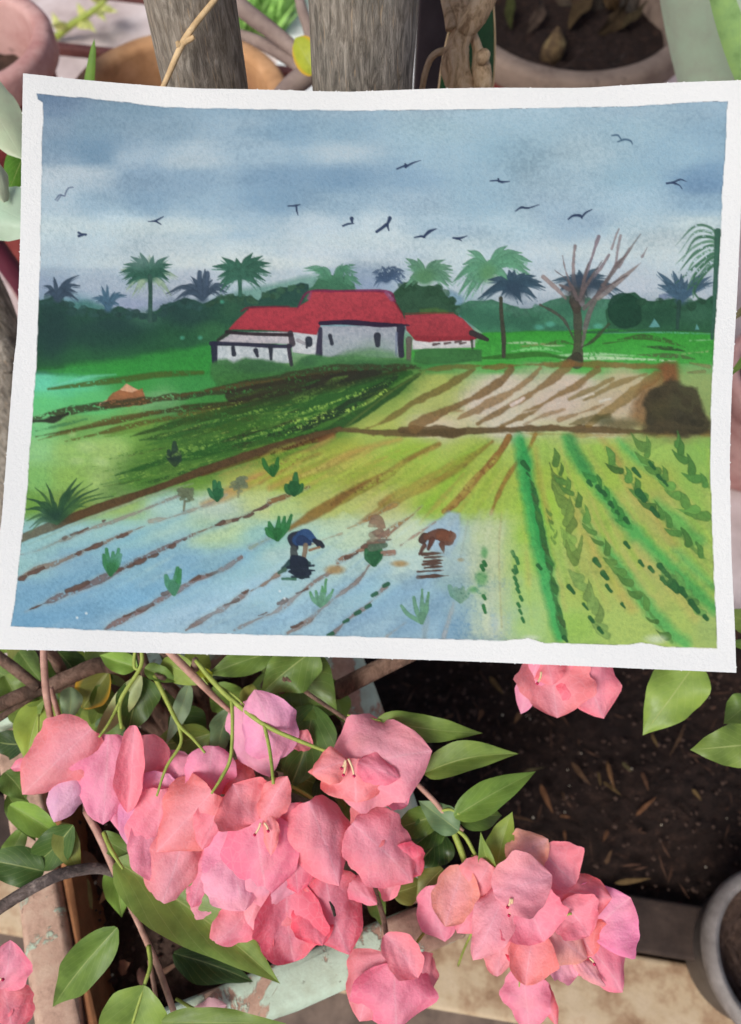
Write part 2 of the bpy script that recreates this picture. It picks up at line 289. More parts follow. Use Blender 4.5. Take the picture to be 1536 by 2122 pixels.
# ------------------------------------------------------------------ square planter with flaking mint paint
def square_planter():
    ZR = .29; C = PZ(852, 1882, ZR); e = (PZ(340, 2092, ZR)-C); e.z = 0; e.normalize(); g = Vector((e.y, -e.x, 0))
    if g.y < 0: g = -g
    t, W, D = .027, .205, .20
    def q(a, b_): v = C+e*a+g*b_; return (v.x, v.y)
    root = empty('square_planter', Vector((*q(W/2, D/2), KZ)))
    tag(root, 'square cement planter with flaking mint green paint under the pink flowers', 'planter')
    zb = KZ+.001
    link('wall', slab_mesh('wall_front', [q(-t, -t), q(W+t, -t), q(W+t, 0), q(-t, 0)], zb, ZR, 6, .0012, 1, .005), M_MINT, root)
    link('wall', slab_mesh('wall_right', [q(-t, .0015), q(0, .0015), q(0, D), q(-t, D)], zb, ZR-.001, 6, .0012, 2, .005), M_MINT, root)
    link('wall', slab_mesh('wall_left', [q(W, .0015), q(W+t, .0015), q(W+t, D), q(W, D)], zb, ZR-.001, 6, .0012, 3, .005), M_MINTL, root)
    link('wall', slab_mesh('wall_back', [q(-t, D+.0015), q(W+t, D+.0015), q(W+t, D+t), q(-t, D+t)], zb, ZR, 6, .0012, 4, .005), M_MINT, root)
    link('lining', slab_mesh('lining', [q(W-.0065, .004), q(W-.0015, .004), q(W-.0015, D-.004), q(W-.0065, D-.004)], zb+.1, ZR-.006, 4, .001, 5, .002), M_INNER, root)
    vs, fs = [], []; n = 60; rnd = random.Random(9)
    for j in range(n+1):
        for i in range(n+1):
            x, y = q(W*i/n, D*j/n); vs.append((x, y, .235+.006*math.sin(i*.31)+.005*math.sin(j*.27+i*.1)+rnd.uniform(-.003, .003)))
    for j in range(n):
        for i in range(n): k = j*(n+1)+i; fs.append((k, k+1, k+n+2, k+n+1))
    link('soil', mesh('planter_soil', vs, fs), M_SOIL2, root)
    return root, q, W, D
planter, PQ, PLW, PLD = square_planter()
# ------------------------------------------------------------------ round pots
def pot(name, label, cx, cy, r, zr, h, mat, rim_mat, rim_w, rim_h, soil_drop, taper=.72, soil=M_SOIL2, seed=0, inner=None, seg=72, rough=.006):
    c = Vector((cx, cy, 0)); root = empty(name, Vector((cx, cy, zr-h))); tag(root, label, 'pot')
    z0 = zr-h; rb = r*taper; body_r = r-rim_w*.35
    link('body', lathe_mesh('pot_body', c, [(0.001, z0), (rb*.96, z0), (rb, z0+.008), (body_r-.004, zr-rim_h-.002), (body_r-.004, zr-rim_h+.004)], seg, rough, seed), mat, root)
    link('rim', lathe_mesh('pot_rim', c, [(body_r-.006, zr-rim_h), (r-.002, zr-rim_h), (r, zr-rim_h+.003), (r, zr-.006), (r-.002, zr-.002), (r-.006, zr), (r-rim_w+.005, zr), (r-rim_w+.001, zr-.003), (r-rim_w, zr-.008), (r-rim_w-.004, zr-soil_drop-.03)], seg, rough, seed), rim_mat, root)
    s = disc_mesh('pot_soil', Vector((cx, cy, zr-soil_drop)), r-rim_w, 26, .004, seed); link('soil', s, soil, root)
    return root
c = PZ(365, 196, .30); rx = (PZ(595, 196, .30)-c).x
pot('terracotta_pot', 'empty ochre terracotta pot behind the left grey trunk', c.x, c.y, rx, .30, .30, M_TERRA, M_TERRA, .022, .05, .11, .7, M_SOIL2, 1)
c = PZ(-92, 78, .38); rx = (PZ(97, 90, .38)-c).x
pot('terracotta_pot', 'pinkish red terracotta pot with thick rim at the upper left corner', c.x, c.y, rx, .38, .38, M_REDPOT, M_PINKPOT, .019, .03, .06, .72, M_SOIL2, 2)
c = PZ(1190, 10, .26); rx = (PZ(1445, 10, .26)-c).x
TRP = pot('terracotta_pot', 'dull brown pot of dark soil behind the pale broad leaf', c.x, c.y, rx, .26, .26, M_REDPOT, M_DULLPOT, .026, .03, .045, .72, M_SOIL, 3); TRC = c
c = PZ(1650, 1985, .15); rx = (c-PZ(1470, 1985, .15)).x
pot('nursery_pot', 'dark grey plastic nursery pot cut by the lower right corner', c.x, c.y, rx, .15, .15-LZ-.001, M_BLACKPOT, M_GREYRIM, .011, .018, .03, .78, M_SOIL2, 4)
c = PZ(1665, 775, .16); rx = (c-PZ(1512, 775, .16)).x
pot('terracotta_pot', 'faded pink terracotta pot showing past the right edge of the painting', c.x, c.y, rx, .16, .16, M_PINKPOT, M_PINKPOT, .014, .03, .03, .74, M_SOIL2, 5)
# pot that the two grey trunks grow in, behind the sheet
TX0, TX1 = P(412, 100, .412), P(752, 100, .415)
tc = Vector(((TX0.x+TX1.x)/2, (TX0.y+TX1.y)/2+.01, 0))
pot('terracotta_pot', 'terracotta pot holding both grey trunks behind the painting', tc.x, tc.y, .105, .22, .22, M_TERRA, M_TERRA, .016, .03, .02, .72, M_SOIL2, 6)
# ------------------------------------------------------------------ trunks and stems at the top
def trunk(label, p, r, seed, lean=0.):
    root = empty('tree', Vector((p.x, p.y, .20))); tag(root, label, 'tree')
    pts = [(p.x+lean*(z-.62), p.y, z) for z in (.195, .3, .45, .62, .8, 1.0, 1.25)]
    link('trunk', tube_mesh('trunk', pts, [r*1.15, r*1.06, r*1.02, r, r*.97, r*.92, r*.85], 40, 9, .035, seed), M_BARK, root); return root
TL = trunk('left grey barked trunk crossed by a straw coloured stick', TX0, 88/FPX*.412, 1, .0)
TR = trunk('right grey barked trunk rising straight above the painting', TX1, 108/FPX*.415, 2, .0)
for T_, nm in ((TL, 1), (TR, 2)):                                 # forked tops with a few leaves, above the picture
    x, y = T_.location.x, T_.location.y
    for s in (-1, 1):
        link('limb', tube_mesh('limb', [(x, y, 1.23), (x+s*.05, y+.03, 1.34), (x+s*.11, y+.07, 1.5)], [.02, .016, .012], 16, 5, .03, nm*7+s), M_BARK, T_)
def tube_thing(name, label, cat, pts, rad, mat, seg=10, rough=.04, seed=0, n=5):
    o = link(name, tube_mesh(name, pts, rad, seg, n, rough, seed), mat); tag(o, label, cat); return o
def PXS(lst): return [P(*q) for q in lst]
st = empty('dry_stick', P(340, 178, .372)); tag(st, 'thin straw coloured stick leaning across the left grey trunk', 'stick')
link('shaft', tube_mesh('shaft', PXS([(462, -30, .372), (445, 0, .374), (405, 50, .376), (378, 92, .380), (352, 150, .386), (325, 215, .397), (300, 290, .41)]), [.0012, .00135, .0014, .0016, .0014, .0013, .0012], 10, 5, .08, 4), M_STRAW, st)
for q in ([(378, 92, .380), (370, 91, .379), (367, 86, .378)], [(381, 88, .379), (397, 80, .378), (402, 76, .377)], [(372, 90, .380), (368, 96, .379)]): link('node', tube_mesh('node', PXS(q), [.0013, .0012, .0009], 8, 4, .2, 3), M_STRAW, st)
gs = empty('bare_stems', P(612, 150, .66)); tag(gs, 'grey brown bare stems crossing behind the two trunks', 'plant')
for pts, rad in [([(470, -30, .66), (500, 15, .66), (560, 62, .66), (612, 104, .66), (660, 150, .66)], [.0078, .0074, .0068, .006, .0058]), ([(495, 70, .68), (540, 88, .68), (600, 122, .67), (640, 150, .66)], [.004, .0052, .0056, .006]),
    ([(617, -20, .65), (626, 20, .65), (640, 60, .655), (652, 110, .66)], [.0035, .0045, .005, .005]), ([(560, 235, .66), (605, 180, .66), (640, 152, .66), (670, 120, .66)], [.009, .0088, .0086, .008])]: link('stem', tube_mesh('stem', PXS(pts), rad, 14, 5, .03, 6), M_GREYSTEM, gs)
link('leaf', blade_mesh('leaf', P(655, 150, .62), P(612, 78, .62), 62/FPX*.62, PR_ROUND, .3, .3, .05, seed=4), M_LEAFY, gs, A(178, 190, 60))
tw = empty('woody_shrub', P(958, 200, .47)); tag(tw, 'bare tan forked stem of an old shrub beside the right trunk', 'shrub')
for nm, pts, rad in [('stem', [(965, 470, .62), (962, 300, .56), (955, 190, .50), (944, 140, .485), (950, 90, .475), (962, 50, .47), (950, 0, .465), (938, -60, .46)], [.010, .010, .0085, .0092, .0068, .0072, .007, .006]), ('stem', [(960, 62, .47), (985, 30, .463), (1008, -8, .458), (1030, -60, .455)], [.0065, .0068, .006, .005]),
    ('root', [(1000, 300, .54), (1002, 190, .495), (998, 140, .485), (990, 100, .48), (975, 55, .474), (968, 35, .47)], [.006, .0055, .0058, .003, .0022, .002]), ('root', [(868, 260, .52), (876, 178, .50), (888, 132, .49), (902, 112, .484), (922, 106, .48), (940, 112, .48)], [.0016, .0017, .0018, .0019, .0021, .002]),
    ('knot', [(1008, 108, .476), (1002, 116, .476), (996, 128, .48)], [.003, .0042, .003]), ('root', [(938, 60, .468), (930, 20, .466), (920, -20, .465)], [.004, .0035, .003])]: link(nm, tube_mesh(nm, PXS(pts), rad, 20, 7, .085, 11), M_BARKT, tw)
# dark post, snake plant blade
pp = P(893, 90, .62); link_ = slab_mesh('post', [(pp.x-.0115, pp.y-.011), (pp.x+.0115, pp.y-.011), (pp.x+.0115, pp.y+.011), (pp.x-.0115, pp.y+.011)], 0, 1.4, bevel=.002)
tag(link('post', link_, M_POST), 'near black square post standing between trunk and tan stem', 'post')
sn = empty('snake_plant', P(965, 420, .6)); tag(sn, 'dark green strap leaf with thin yellow margins behind the tan stem', 'plant')
B_, T_ = P(948, 420, .62), P(1000, -120, .50)
link('leaf', blade_mesh('leaf', B_, T_, 122/FPX*.55, PR_STRAP, -.35, .25, .0, nu=20, nv=10, seed=3), M_PLAINLEAF, sn, A(44, 88, 56))
for s in (-1, 1):
    e_ = []
    for i in range(1, 19):
        u = i/20; a_ = (T_-B_).normalized(); V = (CAMP-(B_+T_)/2).normalized(); sd = a_.cross(V).normalized(); nn = sd.cross(a_).normalized(); sd, nn = sd*math.cos(-.35)+nn*math.sin(-.35), nn*math.cos(-.35)-sd*math.sin(-.35)
        h = 122/FPX*.55/2*PR_STRAP(u); e_.append(B_+(T_-B_)*u+sd*s*h-nn*.25*h)
    link('margin', tube_mesh('margin', e_, .0007, 6, 2), M_STAMEN, sn)
# contents of the dull pot: bulb and withered leaves
bp = PZ(1146, 105, .225)
bu = empty('plant_bulb', Vector((bp.x, bp.y, .215))); tag(bu, 'pale yellowish bulb half buried in the dull brown pot', 'bulb')
link('bulb', lathe_mesh('bulb', Vector((bp.x, bp.y, .205)), [(.0005, 0), (.010, .004), (.015, .016), (.014, .028), (.008, .038), (.004, .046), (.0005, .05)], 28, .03, 3, (.25, -.1)), M_BULB, bu)
WL_LAB = ['withered leaf directly right of the buried bulb', 'dark withered leaf leaning on the old stem base', 'withered leaf nearest the broad pale leaf in the dull pot', 'greyish withered leaf left of the buried bulb', 'withered leaf behind the buried bulb at the top edge', 'withered leaf between the old stems at the top edge', 'olive withered leaf nearest the yellow edged strap leaf', 'small pale scrap near the right rim of the dull pot', 'small olive scrap near the left rim of the dull pot', 'dark withered leaf in front of the buried bulb']
for i, (x0, y0, x1, y1, w, cc) in enumerate([(1180, 60, 1230, -30, 60, (122, 98, 62)), (1240, 70, 1300, -20, 70, (112, 90, 60)), (1290, 60, 1345, 0, 40, (98, 82, 50)), (1090, 70, 1120, -20, 46, (126, 104, 88)), (1205, 30, 1160, -40, 50, (112, 86, 60)), (1280, 20, 1230, -30, 54, (122, 94, 58)), (1060, 60, 1050, -40, 40, (92, 100, 44)), (1260, 130, 1300, 105, 14, (120, 108, 104)), (1030, 125, 1045, 100, 12, (110, 104, 60)), (1150, 140, 1215, 95, 30, (84, 66, 62))]):
    o = link('withered_leaf', blade_mesh('withered_leaf', PZ(x0, y0, .222), PZ(x1, y1, .232+.003*i), w*.55/FPX*.95, PR_LEAF, random.Random(i).uniform(-.8, .8), .2, .1, .5, .6, seed=i, side=.08), M_DRY, None, A(*[v*.55 for v in cc]))
    tag(o, WL_LAB[i], 'leaf', 'withered leaves in the dull pot')
sb = empty('stem_base', Vector((TRC.x+.03, TRC.y+.02, .214))); tag(sb, 'dark rough old stem base rising from the dull brown pot', 'stem')
for q in ([(1225, 60), (1235, 10), (1240, -60), (1245, -160)], [(1190, 50), (1170, 0), (1150, -80)], [(1270, 70), (1300, 20), (1330, -60)]):
    link('stem', tube_mesh('stem', [PZ(a_, b_, .185+.03*i) for i, (a_, b_) in enumerate(q)], [.016, .013, .010, .007], 20, 6, .12, q[0][0]), M_DRYDARK, sb)
# broad pale leaf at the upper right, sword leaf and weed at the upper left
o = empty('agave', P(1600, 640, .72)); tag(o, 'broad pale grey green leaf arching at the upper right corner', 'plant')
link('leaf', blade_mesh('leaf', P(1790, 620, .70), P(1352, -330, .56), 330/FPX*.6, PR_STRAP, .35, .35, .03, nu=26, nv=14, seed=5, side=-.02), M_PALELEAF, o, A(176, 196, 172))
link('leaf', blade_mesh('leaf', P(1720, 420, .63), P(1430, -260, .50), 60/FPX*.56, PR_STRAP, .3, .2, .03, nu=20, nv=6, seed=6, side=-.05), M_PLAINLEAF, o, A(146, 186, 116))
o = empty('sword_leaf_plant', P(172, 300, .52)); tag(o, 'single upright green sword leaf in front of the ochre pot', 'plant')
link('leaf', blade_mesh('leaf', P(170, 300, .54), P(196, 80, .50), 30/FPX*.52, _norm(lambda u: (1-u)**.55*(.7+.3*u)+.001), .4, .3, .02, seed=2), M_PLAINLEAF, o, A(104, 142, 60))
wd = empty('weed', PZ(115, 78, 0)); tag(wd, 'small yellow green weed growing through the pale paving', 'weed')
link('stem', tube_mesh('stem', [PZ(115, 78, .004), PZ(150, 50, .03), PZ(190, 25, .05), PZ(225, -5, .07)], [.006, .006, .005, .003], 10), M_GREENTWIG, wd)
for i, (x0, y0, x1, y1) in enumerate([(125, 65, 108, 25), (140, 55, 105, 52), (170, 40, 200, 68), (175, 38, 160, 5), (200, 20, 220, 45), (205, 15, 245, 25), (215, 5, 180, -10), (160, 48, 185, 60)]):
    link('leaf', blade_mesh('leaf', PZ(x0, y0, .03), PZ(x1, y1, .05), 18/FPX*1.3, PR_LEAF, .3, .3, .05, seed=i), M_PLAINLEAF, wd, A(206, 214, 130))
# bright grass beyond the trunks
rnd = random.Random(12); vs, fs = [], []
for i in range(2200):
    gy = rnd.uniform(-60, 90); gx = rnd.uniform(486, 612-max(gy, -20)*.45); p = PZ(gx, gy, 0)
    a = rnd.uniform(0, 6.28); w = rnd.uniform(.002, .004); h = rnd.uniform(.04, .11); k = len(vs); dx, dy = math.cos(a), math.sin(a); ln = rnd.uniform(.01, .05)
    vs += [(p.x-dy*w, p.y+dx*w, 0), (p.x+dy*w, p.y-dx*w, 0), (p.x+dx*ln*.4, p.y+dy*ln*.4, h*.6), (p.x+dx*ln, p.y+dy*ln, h)]; fs += [(k, k+1, k+2), (k+1, k+3, k+2)]
o = link('grass', mesh('grass', vs, fs), M_PLAINLEAF, None, A(176, 226, 132)); tag(o, 'bright green grass beyond the two grey trunks', 'grass', kind='stuff')
# iron rails behind the ochre pot, maroon strut and leaning trunk at the left edge
for i, (p0, p1, lb) in enumerate([(PZ(-420, 44, .24), PZ(660, 158, .24), 'lower rusty maroon rail passing behind the ochre pot'), (PZ(-420, -92, .2), PZ(420, 12, .2), 'upper rusty maroon rail at the top edge near the left trunk')]):
    d = (p1-p0).normalized(); r0 = empty('iron_rail', Vector((p0.x, p0.y, 0))); tag(r0, lb, 'rail')
    q = [p0+Vector((0, -.006, 0)), p1+Vector((0, -.006, 0)), p1+Vector((0, .006, 0)), p0+Vector((0, .006, 0))]
    link('bar', slab_mesh('bar', q, p0.z-.006, p0.z+.006, bevel=.002), M_IRON, r0)
    for t in (-.02, 1.02): v = p0+(p1-p0)*t; link('leg', slab_mesh('leg', [(v.x-.01, v.y-.01), (v.x+.01, v.y-.01), (v.x+.01, v.y+.01), (v.x-.01, v.y+.01)], 0, p0.z-.0062, bevel=.002), M_IRON, r0)
o = tube_thing('strut', 'maroon painted strut slanting past the left edge of the painting', 'strut', [P(-60, 440, .62), P(60, 610, .66), P(190, 800, .70)], .0085, M_MAROON, 14, .0)
lt = empty('tree', P(120, 980, .8)); tag(lt, 'leaning grey trunk half hidden by the left edge of the painting', 'tree')
link('trunk', tube_mesh('trunk', PXS([(-190, 330, .50), (-110, 480, .55), (-30, 640, .6), (10, 780, .64), (30, 950, .7), (45, 1080, .76)]), [.017, .018, .02, .021, .02, .019], 32, 8, .05, 8), M_BARK, lt)
link('knot', tube_mesh('knot', PXS([(0, 700, .60), (12, 735, .607), (18, 770, .615)]), [.006, .012, .004], 16, 5, .2, 9), M_BARK, lt)
# waxy torn leaves at the left edge
wl = empty('waxy_plant', P(-40, 420, .55)); tag(wl, 'pale waxy leaves with a torn edge at the left margin', 'plant')
link('leaf', blade_mesh('leaf', P(-70, 140, .48), P(46, 330, .47), 110/FPX*.48, PR_STRAP, .2, .3, .05, seed=3, frill=.6), M_PALELEAF, wl, A(176, 190, 158))
link('leaf', blade_mesh('leaf', P(-70, 400, .46), P(75, 470, .455), 120/FPX*.46, PR_ROUND, .2, .3, .05, seed=4, frill=1.), M_PALELEAF, wl, A(166, 190, 166))
link('leaf', blade_mesh('leaf', P(-10, 330, .455), P(8, 420, .45), 40/FPX*.46, PR_ROUND, .5, .4, .08, seed=5, frill=1.), M_PALELEAF, wl, A(180, 192, 164))
link('leaf', blade_mesh('leaf', P(60, 300, .50), P(14, 410, .49), 62/FPX*.49, PR_LEAF, -.2, .3, .06, seed=6), M_LEAF, wl, A(88, 140, 48))
# leaf behind the right edge
re = empty('green_plant', P(1600, 760, .6)); tag(re, 'slender green leaves peeping out behind the right edge of the painting', 'plant')
for x0, y0, x1, y1, w, cc in [(1590, 690, 1500, 790, 26, (128, 160, 70)), (1600, 1300, 1490, 1265, 70, (120, 142, 74)), (1590, 600, 1490, 680, 22, (150, 140, 100)), (1620, 1340, 1500, 1330, 40, (96, 124, 56))]:
    link('leaf', blade_mesh('leaf', P(x0, y0, .5), P(x1, y1, .47), w/FPX*.48, PR_LEAF, .3, .3, .05, .1, .1, seed=w), M_LEAF, re, A(*cc))
# ------------------------------------------------------------------ the watercolour: pigment laid on the sheet stroke by stroke
PX0, PY0, PW, PH = -30, 140, 1590, 1270          # extent of the sheet in its own drafting units
_rs = np.random.RandomState(7)
def up(a, h, w):
    gh, gw = a.shape[:2]
    y = np.linspace(0, gh-1.001, h); x = np.linspace(0, gw-1.001, w)
    yi = y.astype(int); xi = x.astype(int); fy = y-yi; fx = x-xi
    fy = fy*fy*(3-2*fy); fx = fx*fx*(3-2*fx)
    if a.ndim == 3: fy = fy[:, None, None]; fx = fx[None, :, None]
    else: fy = fy[:, None]; fx = fx[None, :]
    r0 = a[yi][:, xi]*(1-fx)+a[yi][:, xi+1]*fx
    r1 = a[yi+1][:, xi]*(1-fx)+a[yi+1][:, xi+1]*fx
    return r0*(1-fy)+r1*fy
def noise(sx, sy=None, oct=3):
    sy = sy or sx
    out = np.zeros((PH, PW), np.float32); amp = 1; tot = 0
    for o in range(oct):
        gh = max(3, int(PH/sy*2**o)+2); gw = max(3, int(PW/sx*2**o)+2)
        gh = min(gh, PH); gw = min(gw, PW)
        out += amp*up(_rs.rand(gh, gw).astype(np.float32)-.5, PH, PW); tot += amp*.5; amp *= .55
    return out/tot
N_FINE, N_WOB, N_WOB2 = noise(5, 5, 2), noise(30, 24, 4), noise(30, 24, 4)
N_BIG, N_STREAK, N_GR = noise(120, 60, 4), noise(60, 12, 3), noise(2.6, 2.6, 2)
YY, XX = np.mgrid[PY0:PY0+PH, PX0:PX0+PW].astype(np.float32)
IMG = np.zeros((PH, PW, 3), np.float32)
def col(c): return np.array(c, np.float32)/255.
def curve(pts, n=6):
    p = np.array(pts, float)
    if len(p) < 3: return p
    q = np.vstack([2*p[0]-p[1], p, 2*p[-1]-p[-2]]); out = []
    for i in range(1, len(q)-2):
        for t in np.arange(n)/n:
            a, b, c, d = q[i-1], q[i], q[i+1], q[i+2]
            out.append(.5*(2*b+(c-a)*t+(2*a-5*b+4*c-d)*t*t+(3*b-a-3*c+d)*t**3))
    out.append(p[-1]); return np.array(out)
def win(x0, y0, x1, y1):
    return (slice(max(0, int(y0)-PY0), max(0, min(PH, int(y1)-PY0+1))), slice(max(0, int(x0)-PX0), max(0, min(PW, int(x1)-PX0+1))))
def put(s, m, c, mode='n'):
    c = col(c) if not isinstance(c, np.ndarray) else c
    m = m[..., None]
    if mode == 'm': IMG[s] *= 1-m*(1-c)
    else: IMG[s] = IMG[s]*(1-m)+c*m
def stroke(pts, w, c, a=1., soft=1.6, wob=1.2, dry=0., edge=.12, mode='n', smooth=True):
    P = curve(pts) if smooth else np.array(pts, float)
    ws = np.interp(np.linspace(0, 1, len(P)), np.linspace(0, 1, np.size(w)), np.atleast_1d(w))/2
    pad = ws.max()+soft+wob*2+2
    s = win(P[:, 0].min()-pad, P[:, 1].min()-pad, P[:, 0].max()+pad, P[:, 1].max()+pad)
    X, Y = XX[s], YY[s]
    if X.size == 0: return
    sd = np.full(X.shape, 1e9, np.float32)
    for i in range(len(P)-1):
        ax, ay = P[i]; bx, by = P[i+1]; dx, dy = bx-ax, by-ay; L = dx*dx+dy*dy+1e-9
        t = np.clip(((X-ax)*dx+(Y-ay)*dy)/L, 0, 1)
        sd = np.minimum(sd, np.hypot(X-ax-t*dx, Y-ay-t*dy)-(ws[i]+(ws[i+1]-ws[i])*t))
    sd = sd+N_WOB[s]*wob
    m = np.clip(.5-sd/soft, 0, 1)*a
    if dry: m = m*np.clip((N_GR[s]*.3+N_FINE[s]*.5+N_STREAK[s]*.3+.5-dry*1.15)*3.2, 0, 1)
    cc = col(c)*(1-edge*np.exp(np.minimum(sd, 0)/1.8))[..., None]*(1+.06*N_BIG[s]+.05*N_FINE[s])[..., None]
    put(s, m, np.clip(cc, 0, 1), mode)
def poly(pts, c, a=1., soft=1.8, wob=2., edge=.1, c2=None, dry=0., mode='n', smooth=False):
    P = curve(list(pts)+[pts[0]]) if smooth else np.array(list(pts)+[pts[0]], float)
    pad = soft+wob*2+3
    s = win(P[:, 0].min()-pad, P[:, 1].min()-pad, P[:, 0].max()+pad, P[:, 1].max()+pad)
    X, Y = XX[s], YY[s]
    if X.size == 0: return
    X = X+N_WOB[s]*wob; Y = Y+N_WOB2[s]*wob
    sd = np.full(X.shape, 1e9, np.float32); ins = np.zeros(X.shape, bool)
    for i in range(len(P)-1):
        ax, ay = P[i]; bx, by = P[i+1]; dx, dy = bx-ax, by-ay; L = dx*dx+dy*dy+1e-9
        t = np.clip(((X-ax)*dx+(Y-ay)*dy)/L, 0, 1)
        sd = np.minimum(sd, np.hypot(X-ax-t*dx, Y-ay-t*dy))
        if ay != by: ins ^= ((ay > Y) != (by > Y)) & (X < dx*(Y-ay)/(by-ay)+ax)
    sd = np.where(ins, -sd, sd)
    m = np.clip(.5-sd/soft, 0, 1)*a
    if dry: m = m*np.clip((N_GR[s]*.3+N_FINE[s]*.5+N_STREAK[s]*.3+.5-dry*1.15)*3.2, 0, 1)
    C = col(c)
    if c2 is not None:
        y0, y1 = P[:, 1].min(), P[:, 1].max(); f = np.clip((Y-y0)/(y1-y0), 0, 1)[..., None]; C = C*(1-f)+col(c2)*f
    cc = C*(1-edge*np.exp(np.minimum(sd, 0)/2.2))[..., None]*(1+.06*N_BIG[s]+.05*N_FINE[s])[..., None]
    put(s, m, np.clip(cc, 0, 1), mode)
def blob(x, y, rx, ry, c, a=.6, ang=0., rough=.5):
    r = max(rx, ry)*1.9; s = win(x-r, y-r, x+r, y+r); X, Y = XX[s]-x, YY[s]-y
    if X.size == 0: return
    ca, sa = math.cos(ang), math.sin(ang); u = (X*ca+Y*sa)/rx; v = (Y*ca-X*sa)/ry
    d = np.sqrt(u*u+v*v)+rough*.5*N_BIG[s]+rough*.25*N_WOB[s]
    m = np.clip(1.25-d*.95, 0, 1); put(s, m*m*(3-2*m)*a, c)
def field(rows):
    xs, ys, cs = [], [], []
    for y, lst in rows:
        for x, c in lst: xs.append(x); ys.append(y); cs.append(c)
    xs, ys, cs = np.array(xs, float), np.array(ys, float), np.array(cs, float)/255
    gy, gx = np.mgrid[PY0:PY0+PH:12, PX0:PX0+PW:12].astype(float)
    d = ((gx[..., None]-xs)**2*.45+(gy[..., None]-ys)**2*1.5+30)
    w = d**-1.9; out = (w[..., None]*cs).sum(2)/w.sum(2)[..., None]
    return up(out.astype(np.float32), PH, PW)
def lob(x0, x1, y, n, h, seed=1):     # lumpy tree-line outline, left to right
    r = np.random.RandomState(seed); out = []
    for i in range(n):
        f = i/(n-1); out.append((x0+(x1-x0)*f, np.interp(f, np.linspace(0, 1, len(y)), y)+r.uniform(-h, h)))
    return out

